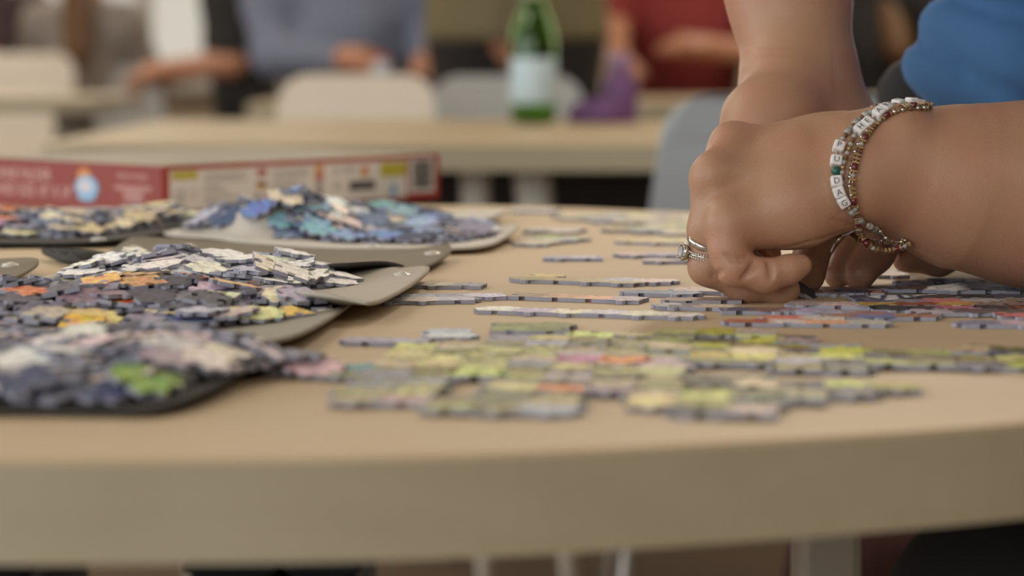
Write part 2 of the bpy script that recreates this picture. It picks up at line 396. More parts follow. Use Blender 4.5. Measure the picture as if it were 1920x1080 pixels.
# ------------------------------------------------------------------ skin
def skin_mat(name, col, red):
    m = bpy.data.materials.new(name); m.use_nodes = True; nt = m.node_tree; b = nt.nodes['Principled BSDF']
    tc = nt.nodes.new('ShaderNodeTexCoord'); n = nt.nodes.new('ShaderNodeTexNoise'); n.inputs['Scale'].default_value = 38; n.inputs['Detail'].default_value = 3
    nt.links.new(tc.outputs['Object'], n.inputs['Vector'])
    cr = nt.nodes.new('ShaderNodeValToRGB'); cr.color_ramp.elements[0].position = .35; cr.color_ramp.elements[1].position = .72
    cr.color_ramp.elements[0].color = col; cr.color_ramp.elements[1].color = red
    nt.links.new(n.outputs['Fac'], cr.inputs[0]); nt.links.new(cr.outputs[0], b.inputs['Base Color'])
    b.inputs['Roughness'].default_value = .48; b.inputs['Subsurface Weight'].default_value = .25; b.inputs['Subsurface Scale'].default_value = .006
    b.inputs['Subsurface Radius'].default_value = (1, .35, .2)
    n2 = nt.nodes.new('ShaderNodeTexNoise'); n2.inputs['Scale'].default_value = 700; n2.inputs['Detail'].default_value = 2
    v = nt.nodes.new('ShaderNodeTexVoronoi'); v.inputs['Scale'].default_value = 900
    nt.links.new(tc.outputs['Object'], n2.inputs['Vector']); nt.links.new(tc.outputs['Object'], v.inputs['Vector'])
    ad = nt.nodes.new('ShaderNodeMath'); nt.links.new(n2.outputs['Fac'], ad.inputs[0]); nt.links.new(v.outputs['Distance'], ad.inputs[1])
    bu = nt.nodes.new('ShaderNodeBump'); bu.inputs['Strength'].default_value = .35; bu.inputs['Distance'].default_value = .00025
    nt.links.new(ad.outputs[0], bu.inputs['Height']); nt.links.new(bu.outputs[0], b.inputs['Normal'])
    return m
M_skin = skin_mat('skin', srgb(172, 134, 107), srgb(175, 127, 103))
# ------------------------------------------------------------------ the woman whose hands sort the puzzle
per = empty('person', (.55, 1.5, 0), label='person in a blue shirt leaning over the puzzle with rings and bead bracelets', cat='person')
PO = np.array([.55, 1.5, 0])
f = Field((axis(.075, .262, .00135, -.02, .86), axis(1.195, 1.47, .00135, 1.08, 1.86), axis(.736, .895, .00135, .60, 1.62)))
def pt(px, py, Y): return tuple(W(px, py, Y))
def R(r, Y): return r*Y/F/cp
def seg(*q):                                      # chain of (px,py,Y,radius_px) -> capsules
    P = [(pt(a, b, c), R(r, c)) for a, b, c, r in q]
    return [(P[i][0], P[i+1][0], P[i][1], P[i+1][1]) for i in range(len(P)-1)]
# left (near) arm and palm
elbow = (.50, 1.30, .80); shL = (.50, 1.34, 1.16); shR = (.47, 1.72, 1.17)
Yw = 1.262
wr = pt(1660, 322, Yw)
arm = seg((1612, 314, 1.254, 78), (1655, 314, 1.258, 94), (1700, 325, 1.262, 112), (1800, 349, 1.268, 147), (1925, 364, 1.275, 165))
p5 = arm[-1][1]; arm += [(p5, elbow, R(168, 1.275), .052), (elbow, shL, .052, .062)]
palm = seg((1628, 298, 1.272, 78), (1590, 292, 1.275, 66), (1400, 277, 1.283, 36)) + \
       seg((1610, 302, 1.262, 78), (1540, 290, 1.265, 68), (1372, 276, 1.263, 35)) + \
       seg((1605, 322, 1.254, 78), (1500, 322, 1.252, 70), (1337, 342, 1.245, 37)) + \
       seg((1600, 338, 1.248, 74), (1480, 380, 1.240, 64), (1368, 424, 1.232, 38)) + \
       seg((1588, 356, 1.246, 68), (1500, 396, 1.240, 58), (1405, 436, 1.237, 32))
K = [seg((1337, 338, 1.240, 31), (1337, 338, 1.240, 31)), seg((1345, 303, 1.249, 34), (1345, 303, 1.249, 34))]
sl = f.sl(*bbox(arm[:5]+palm, .02))
add_group(f, arm[:4], .01, .001); 
d = chain(f, sl, palm, .009); f.D[sl] = smin(f.D[sl], d, .014)
add_group(f, arm[4:], .02, .01, pad=.05)
base = f.D.copy()
fingers = {
 'index': (seg((1402, 278, 1.283, 34), (1372, 420, 1.286, 31), (1428, 508, 1.284, 26), (1478, 545, 1.275, 21)), .006),
 'middle': (seg((1374, 276, 1.263, 35), (1345, 345, 1.263, 33), (1346, 430, 1.264, 31), (1412, 508, 1.266, 27), (1478, 545, 1.262, 22)), .006),
 'ring': (seg((1333, 342, 1.244, 36), (1322, 430, 1.243, 30.5), (1326, 500, 1.243, 33), (1398, 537, 1.245, 30), (1462, 543, 1.247, 27.5), (1474, 543, 1.247, 25)), .005),
 'pinky': (seg((1366, 424, 1.231, 38), (1366, 468, 1.228, 35), (1377, 502, 1.2265, 33), (1437, 517, 1.227, 30), (1480, 505, 1.229, 26), (1503, 497, 1.230, 20)), .004),
 'thumb': (seg((1612, 345, 1.290, 60), (1535, 430, 1.300, 37), (1515, 500, 1.294, 27), (1518, 523, 1.292, 22)), .008),
}
for nme, (pr, kin) in fingers.items():
    add_group(f, pr, kin, .0011, base=base)
# knuckle swellings, hypothenar, wrist bone
for (a, b, c, r, k) in ((1339, 320, 1.242, 32, .010), (1376, 267, 1.262, 33, .009), (1366, 412, 1.2325, 33, .012), (1362, 305, 1.2535, 31, .012), (1690, 240, 1.248, 36, .014)):
    pr = seg((a, b, c, r), (a, b, c, r)); s_ = f.sl(*bbox(pr, .02)); f.D[s_] = smin(f.D[s_], chain(f, s_, pr, k), k)
# creases: fold at the palm edge, finger joints, wrist
def crease(pts, r, k=.0012):
    for a, b in zip(pts, pts[1:]): cut(f, a, b, r, r, k)
def surf_pt(px, py, lo=1.12, hi=1.5):
    Y = lo
    while Y < hi:
        p = W(px, py, Y)
        if sample(p) < .0002: return p
        Y += .0004
    return None
def sample(p):
    ix = []; fr = []
    for a, v in zip(f.ax, p):
        i = int(np.clip(np.searchsorted(a, v)-1, 0, len(a)-2)); ix.append(i); fr.append((v-a[i])/(a[i+1]-a[i]))
    s = 0
    for i in (0, 1):
        for j in (0, 1):
            for k in (0, 1):
                s += f.D[ix[0]+i, ix[1]+j, ix[2]+k]*(fr[0] if i else 1-fr[0])*(fr[1] if j else 1-fr[1])*(fr[2] if k else 1-fr[2])
    return s
def screase(pxs, r, dep=.0):
    P = []
    for (x, y) in pxs:
        q = surf_pt(x, y)
        if q is not None: P.append(tuple(q+Vector((0, dep, 0))))
    crease(P, r)
screase([(1414, 492), (1412, 499), (1405, 510), (1394, 521)], .0017)
screase([(1443, 491), (1445, 503), (1446, 520)], .0016)
screase([(1362, 480), (1372, 486), (1388, 487), (1400, 485)], .0014)
screase([(1338, 515), (1346, 513), (1353, 510)], .0013)
screase([(1470, 465), (1520, 452), (1580, 434)], .0006)
screase([(1560, 412), (1590, 420), (1612, 424)], .0008)

# right (far) arm and hand
armR = seg((1500, 158, 1.405, 82), (1492, 90, 1.415, 86), (1478, -20, 1.43, 104), (1468, -190, 1.46, 128))
q5 = armR[-1][1]; armR += [(q5, shR, R(128, 1.46), .058)]
add_group(f, armR[:3], .02, .004, pad=.03)
palmR = seg((1505, 165, 1.40, 84), (1570, 300, 1.37, 40)) + seg((1515, 170, 1.41, 80), (1620, 310, 1.38, 40)) + seg((1530, 180, 1.42, 74), (1665, 320, 1.39, 40)) + \
        seg((1540, 190, 1.43, 68), (1700, 345, 1.40, 36)) + seg((1470, 180, 1.39, 84), (1440, 235, 1.375, 66))
sl = f.sl(*bbox(palmR+armR, .03)); d = chain(f, sl, palmR, .012); f.D[sl] = smin(f.D[sl], d, .018)
add_group(f, armR[3:], .02, .01, pad=.05)
base = f.D.copy()
for pr, kin in ((seg((1570, 300, 1.37, 40), (1642, 402, 1.345, 34), (1594, 470, 1.33, 29), (1570, 516, 1.316, 25)), .006),
                (seg((1620, 310, 1.38, 40), (1694, 408, 1.35, 35), (1640, 476, 1.325, 33), (1612, 513, 1.312, 31)), .006),
                (seg((1700, 345, 1.40, 36), (1830, 462, 1.37, 32), (1760, 486, 1.355, 29), (1698, 486, 1.345, 25)), .006),
                (seg((1665, 320, 1.39, 40), (1790, 430, 1.385, 33), (1735, 478, 1.375, 28), (1700, 480, 1.375, 24)), .006),
                (seg((1425, 225, 1.37, 60), (1402, 330, 1.335, 40), (1424, 440, 1.315, 32), (1440, 480, 1.31, 25)), .008)):
    add_group(f, pr, kin, .0011, base=base)
for (a, b, c, r, k) in ((1470, 215, 1.36, 52, .03), (1418, 235, 1.36, 42, .02)):
    pr = seg((a, b, c, r), (a, b, c, r)); s_ = f.sl(*bbox(pr, .03)); f.D[s_] = smin(f.D[s_], chain(f, s_, pr, k), k)
# trunk, neck and head (above the frame)
neck = (.34, 1.52, 1.24); head = (.24, 1.50, 1.36)
trunk = [((.66, 1.50, .72), (.57, 1.50, .90), .135, .12), ((.57, 1.50, .90), (.47, 1.52, 1.08), .12, .125), (shL, shR, .058, .058), ((.45, 1.52, 1.12), neck, .09, .052), (neck, head, .052, .055)]
add_group(f, trunk, .05, .03, pad=.08)
headp = [(head, (.27, 1.50, 1.41), .078, .088), ((.215, 1.50, 1.325), (.215, 1.50, 1.325), .062, .062), ((.19, 1.50, 1.285), (.19, 1.50, 1.285), .034, .034)]
add_group(f, headp, .03, .02, pad=.05)
for a, b, ra, rb in [((.155, 1.5, 1.36), (.135, 1.5, 1.335), .008, .013), ((.165, 1.485, 1.305), (.165, 1.515, 1.305), .008, .008), ((.26, 1.415, 1.36), (.26, 1.415, 1.38), .012, .014), ((.26, 1.585, 1.36), (.26, 1.585, 1.38), .012, .014)]:
    add_group(f, [(a, b, ra, rb)], .005, .008, pad=.03)
for y in (1.47, 1.53): cut(f, (.145, y, 1.375), (.145, y, 1.375), .014, .014, .008)
me = surface(f, 'body'); me.transform(Matrix.Translation(-Vector(PO))); body = link('body', me, M_skin, per)
HAND = f
# hair of the leaning person (out of frame)
M_hair = mat('brown_hair', srgb(92, 62, 38), .5, var=.25, vscale=90)
fh = Field((np.arange(.08, .48, .008), np.arange(1.34, 1.68, .008), np.arange(1.15, 1.56, .008)))
add_group(fh, [((.285, 1.50, 1.405), (.27, 1.5, 1.42), .094, .098), ((.34, 1.44, 1.36), (.37, 1.42, 1.24), .05, .03), ((.34, 1.56, 1.36), (.37, 1.58, 1.24), .05, .03)], .03, .01, pad=.05)
cut(fh, (.17, 1.5, 1.33), (.20, 1.5, 1.36), .085, .075, .01)
me = surface(fh, 'hair'); me.transform(Matrix.Translation(-Vector(PO))); link('hair', me, M_hair, per)
# shirt
M_blue = mat('blue_jersey', srgb(64, 108, 158), .85, var=.06, vscale=14, bump=.4, bscale=1200)
fs = Field((np.arange(.17, .84, .006), np.arange(1.20, 1.90, .006), np.arange(.74, 1.34, .006)))
Ys = 1.56
hang = seg((1912, -70, Ys, 162), (1786, 124, Ys, 108)) + seg((1990, 30, Ys, 225), (1925, 118, Ys-.02, 140))
add_group(fs, hang, .03, .01, pad=.06)
add_group(fs, [((.67, 1.50, .80), (.56, 1.50, .92), .17, .165), ((.56, 1.50, .92), (.46, 1.52, 1.08), .165, .165), (shL, shR, .078, .078), ((.45, 1.52, 1.12), (.40, 1.52, 1.18), .10, .07), (shL, (.50, 1.32, 1.0), .078, .074), (shR, (.42, 1.66, 1.04), .078, .074)], .04, .05, pad=.08)
# folds hanging obliquely from the shoulder
gx, gy, gz = fs.ax[0][:, None, None], fs.ax[1][None, :, None], fs.ax[2][None, None, :]
for (dx, dz, ph, wl, am) in ((.45, .89, .3, .040, .0085), (.62, .78, 1.7, .067, .0080)):
    q = np.sin(2*PI*(gx*dx+gz*dz+.012*np.sin(gx*38+gz*11+ph))/wl+ph)
    fs.D += (am*np.clip(q, .35, 1)*np.clip((gx-.215)/.03, .15, 1)).astype(np.float32)+gy.astype(np.float32)*0
cut(fs, (.385, 1.52, 1.21), (.36, 1.52, 1.27), .07, .09, .01)
me = surface(fs, 'shirt'); me.transform(Matrix.Translation(-Vector(PO))); link('shirt', me, M_blue, per)
# trousers: thigh under the table, dark waist under the shirt
M_black = mat('black_trousers', srgb(38, 37, 40), .85, var=.1, vscale=30, bump=.3, bscale=900)
ft = Field((np.arange(.05, .92, .01), np.arange(.92, 1.78, .01), np.arange(0.0, .94, .01)))
th = W(1905, 1180, 1.12)
add_group(ft, [((.66, 1.50, .74), (.60, 1.50, .82), .165, .15), ((.66, 1.40, .64), tuple(th), .10, R(232, 1.12)), (tuple(th), (.27, 1.16, .10), R(220, 1.12)*.9, .045),
               ((.66, 1.60, .64), (.74, 1.66, .35), .10, .07), ((.74, 1.66, .35), (.76, 1.68, .06), .07, .05), (tuple(W(1722, 182, 1.68)), (.60, 1.62, .84), .028, .12)], .04, .03, pad=.06)
me = surface(ft, 'trousers'); me.transform(Matrix.Translation(-Vector(PO))); link('trousers', me, M_black, per)
M_shoe = mat('shoe_leather', srgb(45, 40, 38), .5)
for (x, y) in ((.22, 1.16), (.70, 1.68)):
    fq = Field((np.arange(x-.12, x+.16, .008), np.arange(y-.07, y+.07, .008), np.arange(0, .13, .008)))
    add_group(fq, [((x+.08, y, .05), (x-.06, y, .038), .04, .032), ((x+.06, y, .07), (x+.06, y, .09), .042, .04)], .02, .01, pad=.03)
    fq.D = np.maximum(fq.D, (.008-fq.ax[2]).astype(np.float32)[None, None, :])
    me = surface(fq, 'shoe'); me.transform(Matrix.Translation(-Vector(PO))); link('shoe', me, M_shoe, per)
# ------------------------------------------------------------------ sorting trays
rng = random.Random(11); nrng = np.random.RandomState(5)
def inpoly(x, y, poly):
    c = False; n = len(poly); j = n-1
    for i in range(n):
        xi, yi = poly[i][0], poly[i][1]; xj, yj = poly[j][0], poly[j][1]
        if (yi > y) != (yj > y) and x < (xj-xi)*(y-yi)/(yj-yi)+xi: c = not c
        j = i
    return c
M_felt = {k: mat('sorting_tray_'+k, srgb(*c), .75, var=.05, vscale=40, bump=.35, bscale=1500) for k, c in
          dict(taupe=(122, 112, 94), dark=(56, 53, 50), grey=(158, 152, 138), light=(182, 174, 160), white=(206, 200, 190)).items()}
M_snap = mat('snap_plastic', srgb(205, 200, 188), .22, var=.02, Specular_IOR_Level=.8)
def tray(label, outline, m, snaps, under=None, th=.0016):
    pts = [tuple(G(px, py, TZ+z)) for px, py, z in outline]
    sp_ = [tuple(p) for p in spline(pts, 5, True)]
    cx = sum(p[0] for p in sp_)/len(sp_); cy = sum(p[1] for p in sp_)/len(sp_)
    r = empty('sorting_tray', (cx, cy, TZ), label=label, cat='tray', group='felt sorting trays for puzzle pieces')
    bm = bmesh.new(); P2 = np.array([p[:2] for p in sp_]); Z2 = np.array([p[2] for p in sp_])
    def zat(x, y):
        d = np.hypot(P2[:, 0]-x, P2[:, 1]-y); w_ = 1/(d+.002)**3; e = d.min()
        zi = (w_*Z2).sum()/w_.sum(); t = min(1, e/.045); return zi*(1-t)+(TZ+.0012)*t
    vs = []; lv = []
    rings = [1, .97, .90, .80, .65, .45, .22]
    for s in rings:
        vs.append([(cx+(p[0]-cx)*s, cy+(p[1]-cy)*s) for p in sp_])
    V = []
    for k, ring in enumerate(vs):
        V.append([bm.verts.new((x-cx, y-cy, (sp_[i][2] if k == 0 else zat(x, y))-TZ)) for i, (x, y) in enumerate(ring)])
    cvt = bm.verts.new((0, 0, zat(cx, cy)-TZ)); n = len(sp_)
    for A, B in zip(V, V[1:]):
        for i in range(n): bm.faces.new((A[i], A[(i+1) % n], B[(i+1) % n], B[i]))
    for i in range(n): bm.faces.new((V[-1][i], V[-1][(i+1) % n], cvt))
    bmesh.ops.recalc_face_normals(bm, faces=bm.faces[:])
    if cvt.normal.z < 0: bmesh.ops.reverse_faces(bm, faces=bm.faces[:])
    ret = bmesh.ops.extrude_face_region(bm, geom=bm.faces[:])
    low = [g for g in ret['geom'] if isinstance(g, bmesh.types.BMVert)]
    # the extruded copy becomes the upper skin
    for v in low: v.co.z += th
    me = bpy.data.meshes.new('sheet'); bmesh.ops.recalc_face_normals(bm, faces=bm.faces[:]); bm.to_mesh(me); bm.free()
    mats = [M_felt[m]]; o = link('sheet', me, mats, r, True)
    for (px, py, sc) in snaps:
        g = G(px, py, TZ+.004); z = zat(g.x, g.y)+th-TZ
        so = obj('snap_button', lathe([(0, .0016), (.0018, .0017), (.0022, .0009), (.0042, .0009), (.0050, .0004), (.0052, -.0006), (0, -.0006)], 24, (g.x-cx, g.y-cy, z)), M_snap, r, True)
    return dict(root=r, zat=zat, poly=[p[:2] for p in sp_], th=th)
T1 = tray('dark felt tray at the near table edge under pinkish and grey pieces',
    [(-260, 700, .004), (-190, 768, .003), (0, 777, .001), (180, 779, .001), (300, 772, .002), (390, 738, .004), (450, 705, .004), (470, 684, .003), (300, 668, .002), (0, 664, .002), (-200, 668, .002)], 'dark', [])
T2 = tray('mid-grey felt tray with raised corner holding orange, dark and blue pieces',
    [(-170, 600, .002), (-120, 645, .004), (60, 648, .005), (250, 646, .006), (400, 651, .007), (500, 646, .0065), (565, 630, .006), (625, 598, .0045), (666, 566, .003), (652, 560, .003), (560, 554, .002), (300, 550, .002), (0, 548, .002), (-140, 555, .002)], 'grey', [(607, 585, 1), (545, 575, 1)])
T3 = tray('light grey felt tray holding the white pieces, its corner over the bare table',
    [(-60, 543, .003), (30, 536, .004), (130, 512, .006), (205, 492, .008), (330, 492, .004), (560, 512, .004), (650, 512, .004), (745, 506, .007), (795, 504, .006), (804, 511, .006), (770, 539, .007), (706, 571, .008), (660, 566, .010), (560, 552, .012), (300, 545, .006), (100, 548, .004)], 'light', [(755, 524, 1), (205, 506, 1)])
T3b = tray('black felt tray with curled-up rim behind the white pieces',
    [(78, 472, .004), (110, 470, .007), (180, 475, .009), (250, 487, .009), (400, 497, .007), (540, 503, .008), (640, 499, .011), (715, 495, .010), (757, 503, .007), (740, 507, .003), (600, 512, .002), (400, 505, .001), (250, 499, .001), (140, 495, .001), (95, 484, .002)], 'dark', [(203, 487, 1)])
T4 = tray('taupe felt tray, mostly empty, with a snap in its right corner',
    [(170, 496, .001), (205, 477, .002), (238, 455, .004), (268, 449, .006), (430, 458, .003), (600, 470, .003), (760, 471, .004), (832, 463, .007), (846, 469, .006), (838, 482, .004), (790, 506, .003), (700, 512, .001), (500, 506, .001), (300, 500, .001)], 'taupe', [(251, 466, 1), (352, 462, 1), (812, 481, 1)])
T5 = tray('whitish felt tray with pointed corners holding the heap of blue pieces',
    [(308, 441, .003), (400, 449, .003), (480, 459, .003), (620, 468, .003), (760, 470, .003), (855, 469, .003), (925, 460, .004), (972, 430, .006), (960, 426, .006), (890, 425, .003), (900, 414, .002), (952, 400, .007), (930, 396, .006), (850, 399, .003), (700, 404, .002), (585, 402, .006), (545, 386, .022), (490, 379, .026), (446, 394, .018), (380, 408, .003), (320, 420, .002)], 'white', [(700, 464, 1)])
T6 = tray('dark felt tray at the box holding cream and blue pieces',
    [(-110, 445, .002), (-60, 457, .003), (60, 460, .002), (170, 457, .003), (240, 450, .004), (300, 441, .003), (350, 430, .004), (412, 424, .006), (400, 413, .010), (370, 409, .012), (335, 414, .006), (200, 418, .002), (60, 416, .004), (0, 413, .008), (-80, 416, .008)], 'dark', [(185, 452, 1)])
T7 = tray('taupe tray corner with one snap, cut by the left picture border',
    [(-160, 506, .002), (-60, 493, .003), (0, 490, .005), (48, 488, .007), (71, 491, .008), (68, 502, .006), (40, 519, .004), (0, 533, .003), (-80, 545, .002), (-150, 540, .002)], 'taupe', [(20, 507, 1)])

# ------------------------------------------------------------------ jigsaw pieces
A_ = .0172; TH = .0019
def piece_outline(key):
    knob = [(.41, 0), (.355, .13), (.43, .225), (.57, .225), (.645, .13), (.59, 0)]
    out = []
    for e, (ox, oy, dx, dy, nx, ny) in enumerate(((-.5, -.5, 1, 0, 0, -1), (.5, -.5, 0, 1, 1, 0), (.5, .5, -1, 0, 0, 1), (-.5, .5, 0, -1, -1, 0))):
        out.append((ox, oy))
        if key[e]:
            # both neighbours must trace the same knob
            for (t, h) in knob: out.append((ox+dx*t+nx*h*key[e], oy+dy*t+ny*h*key[e]))
    return [(x*A_, y*A_) for x, y in out]
def print_mat(name, use_attr):
    m = bpy.data.materials.new(name); m.use_nodes = True; nt = m.node_tree; b = nt.nodes['Principled BSDF']; L = nt.links.new
    if use_attr: src = nt.nodes.new('ShaderNodeVertexColor'); src.layer_name = 'Col'; col = src.outputs[0]
    else: src = nt.nodes.new('ShaderNodeObjectInfo'); col = src.outputs['Color']
    tc = nt.nodes.new('ShaderNodeTexCoord'); mp = nt.nodes.new('ShaderNodeMapping'); L(tc.outputs['Object'], mp.inputs[0])
    if not use_attr:
        mu = nt.nodes.new('ShaderNodeMath'); mu.operation = 'MULTIPLY'; mu.inputs[1].default_value = 7; L(src.outputs['Random'], mu.inputs[0])
        cb = nt.nodes.new('ShaderNodeCombineXYZ'); L(mu.outputs[0], cb.inputs[0]); L(mu.outputs[0], cb.inputs[1]); L(cb.outputs[0], mp.inputs['Location'])
    n = nt.nodes.new('ShaderNodeTexNoise'); n.inputs['Scale'].default_value = 330; n.inputs['Detail'].default_value = 4; L(mp.outputs[0], n.inputs['Vector'])
    n2 = nt.nodes.new('ShaderNodeTexNoise'); n2.inputs['Scale'].default_value = 180; n2.inputs['Detail'].default_value = 2; L(mp.outputs[0], n2.inputs['Vector'])
    r = nt.nodes.new('ShaderNodeMapRange'); r.inputs[1].default_value = .3; r.inputs[2].default_value = .7; r.inputs[3].default_value = .62; r.inputs[4].default_value = 1.30; L(n.outputs['Fac'], r.inputs[0])
    r2 = nt.nodes.new('ShaderNodeMapRange'); r2.inputs[1].default_value = .3; r2.inputs[2].default_value = .7; r2.inputs[3].default_value = .46; r2.inputs[4].default_value = .54; L(n2.outputs['Fac'], r2.inputs[0])
    h = nt.nodes.new('ShaderNodeHueSaturation'); L(col, h.inputs['Color']); L(r.outputs[0], h.inputs['Value']); L(r2.outputs[0], h.inputs['Hue']); L(h.outputs[0], b.inputs['Base Color'])
    b.inputs['Roughness'].default_value = .55
    return m
M_print = print_mat('printed_piece_face', False); M_print_v = print_mat('printed_piece_face_mixed', True)
M_board = mat('grey_blue_board', srgb(152, 152, 166), .8, var=.08, vscale=300)
_pm = {}
def piece_mesh(key):
    if key in _pm: return _pm[key]
    o = piece_outline(key); bm = bmesh.new(); e = .94
    a = [bm.verts.new((x, y, 0)) for x, y in o]; b = [bm.verts.new((x, y, TH)) for x, y in o]; n = len(o)
    top = bm.faces.new(b); bm.faces.new(a[::-1]).material_index = 1
    for i in range(n): bm.faces.new((a[i], a[(i+1) % n], b[(i+1) % n], b[i])).material_index = 1
    bmesh.ops.triangulate(bm, faces=[f_ for f_ in bm.faces if len(f_.verts) > 4])
    me = bpy.data.meshes.new('puzzle_piece'); bmesh.ops.recalc_face_normals(bm, faces=bm.faces[:]); bm.to_mesh(me); bm.free()
    me.materials.append(M_print); me.materials.append(M_board); _pm[key] = me; return me
def jit(c, j=.12):
    k = (1+rng.uniform(-j, j)*2)*1.52
    return tuple(min(1, max(0.002, v*k*(1+rng.uniform(-j, j)*.6))) for v in c[:3])+(1,)
def pick(pal): return jit(srgb(*rng.choice(pal)))
def piece(loc, rotm, col, parent=None):
    key = tuple(rng.choice((1, -1)) for _ in range(4))
    o = bpy.data.objects.new('puzzle_piece', piece_mesh(key)); C.objects.link(o); o.color = col
    if parent: o.parent = parent
    o.matrix_local = Matrix.Translation(loc) @ rotm
    return o
def section(label, poly_px, ang, pal, holes=(), z=TZ+.0001, colf=None, group='assembled jigsaw sections on the table', off=(0, 0), rough=.0003, cat='puzzle section'):
    poly = [tuple(G(x, y))[:2] for x, y in poly_px]; hol = [[tuple(G(x, y))[:2] for x, y in h] for h in holes]
    cx = sum(p[0] for p in poly)/len(poly); cy = sum(p[1] for p in poly)/len(poly)
    ca, sa = math.cos(ang), math.sin(ang); cells = []
    span = max(max(abs(p[0]-cx), abs(p[1]-cy)) for p in poly); N = int(span*1.5/A_)+2
    for i in range(-N, N+1):
        for j in range(-N, N+1):
            u, v = (i+off[0])*A_, (j+off[1])*A_; x, y = cx+u*ca-v*sa, cy+u*sa+v*ca
            if inpoly(x, y, poly) and not any(inpoly(x, y, h) for h in hol): cells.append((i, j, u, v, x, y))
    root = empty('puzzle_section', (cx, cy, z), ang, label=label, cat=cat, group=group)
    S = {(c[0], c[1]) for c in cells}; ed = {}
    def edge(a, b):                                 # +1: a has the knob
        k = (a, b) if a < b else (b, a)
        if k not in ed: ed[k] = rng.choice((1, -1))
        return ed[k] if a < b else -ed[k]
    for (i, j, u, v, x, y) in cells:
        key = (edge((i, j), (i, j-1)), edge((i, j), (i+1, j)), edge((i, j), (i, j+1)), edge((i, j), (i-1, j)))
        me = piece_mesh(key); o = bpy.data.objects.new('puzzle_piece', me); C.objects.link(o); o.parent = root; o.location = (u, v, rng.uniform(0, rough)); o.rotation_euler = (rng.gauss(0, rough*25), rng.gauss(0, rough*25), 0)
        o.color = colf(x, y) if colf else pick(pal)
    return root, len(cells)
def strip(label, x0, y0, x1, y1, pal, rows=1, n=None, cat='puzzle section'):
    a, b = G(x0, y0), G(x1, y1); L = math.hypot(b.x-a.x, b.y-a.y); ang = math.atan2(b.y-a.y, b.x-a.x)
    n = n or max(1, round(L/A_)); cx, cy = (a.x+b.x)/2, (a.y+b.y)/2
    root = empty('puzzle_section', (cx, cy, TZ+.0001), ang, label=label, cat=cat, group='short joined strips of jigsaw pieces')
    ed = {}
    rows_ = rows if isinstance(rows, (list, tuple)) else [(0, n)]*rows
    for j, (k0, k1) in enumerate(rows_):
        for i in range(k0, k1):
            for s, q in enumerate(((i, j-1), (i+1, j), (i, j+1), (i-1, j))):
                k = tuple(sorted(((i, j), q)))
                if k not in ed: ed[k] = rng.choice((1, -1))
            key = tuple(ed[tuple(sorted(((i, j), q)))]*(1 if (i, j) < q else -1) for q in ((i, j-1), (i+1, j), (i, j+1), (i-1, j)))
            o = bpy.data.objects.new('puzzle_piece', piece_mesh(key)); C.objects.link(o); o.parent = root
            o.location = ((i+.5-n/2)*A_, j*A_+A_*.35, 0); o.color = pick(pal)
    return root
P_GREEN = [(182, 176, 120), (158, 156, 106), (146, 140, 108), (196, 188, 132), (128, 124, 78), (176, 160, 156), (150, 150, 160), (168, 156, 118), (120, 118, 92), (196, 182, 150), (178, 184, 110)]
P_LAV = [(176, 166, 160), (160, 158, 172), (188, 176, 160), (150, 148, 156), (196, 184, 164)]
P_WHITE = [(222, 214, 202), (206, 200, 200), (186, 188, 200), (228, 220, 204), (170, 180, 196)]
P_WARM = [(196, 170, 130), (176, 160, 120), (160, 140, 120), (188, 150, 130), (170, 168, 170)]
P_DARK = [(58, 56, 60), (78, 70, 66), (52, 60, 84), (96, 80, 74), (70, 70, 90), (120, 100, 84), (40, 42, 52), (104, 92, 96)]
P_RED = [(176, 116, 96), (196, 168, 160), (150, 90, 76), (190, 176, 176), (130, 120, 150), (200, 150, 120)]
P_MIX = [(186, 176, 180), (186, 160, 90), (176, 110, 120), (90, 90, 116), (60, 58, 66), (140, 84, 66), (160, 150, 160), (56, 70, 110), (110, 94, 92), (76, 66, 68), (150, 130, 120)]
P_LIGHTGREEN = [(170, 168, 130), (176, 160, 130), (160, 158, 150), (186, 176, 150), (150, 150, 160)]
# the big green part at the front
def green_col(x, y):
    p = rng.random(); px = 960+F*x/y
    if px > 1300 and p < .55: return pick([(146, 142, 62), (112, 108, 60), (90, 92, 70), (160, 150, 60), (86, 82, 84), (120, 118, 96), (72, 66, 50), (176, 182, 80)])
    if px > 1700 and p < .6: return pick([(110, 104, 140), (80, 80, 110), (96, 90, 70), (150, 110, 90)])
    if p < .06: return pick([(200, 140, 170), (210, 120, 80), (110, 160, 170)])
    return pick(P_GREEN)
section('large joined section of olive and yellow-green pieces with gaps, nearest the table edge',
    [(600, 705), (600, 696), (680, 690), (760, 678), (740, 668), (800, 655), (820, 640), (900, 645), (1050, 640), (1140, 636), (1290, 626), (1345, 630), (1330, 640), (1345, 650), (1345, 632), (1480, 632), (1560, 655), (1640, 662), (1750, 664), (1760, 655), (2020, 668), (2040, 700), (1700, 700), (1450, 705), (1420, 690), (1390, 688), (1300, 692), (1330, 712), (1480, 725), (1540, 728), (1740, 728), (1745, 745), (1600, 750), (1480, 770), (1460, 785), (1240, 790), (1200, 770), (1130, 748), (1050, 760), (1040, 788), (900, 787), (800, 775), (630, 765), (620, 735), (660, 722)],
    -.10, P_GREEN, rough=.0009, holes=[[(800, 750), (905, 750), (910, 722), (815, 718)], [(1400, 712), (1300, 700), (1330, 695), (1480, 703), (1460, 715)]], colf=green_col)
strip('pale lavender strip of three pieces left of the large green section', 650, 648, 800, 650, P_LAV)
strip('whitish two-row strip touching the top of the large green section', 790, 640, 898, 640, P_WHITE, rows=[(0, 1), (0, 1)], n=1)
strip('small green and blue strip alone in front of the long pale strip', 936, 628, 1052, 628, [(120, 126, 84), (96, 112, 126), (140, 140, 90)], n=2, rows=[(0, 2), (0, 2)])
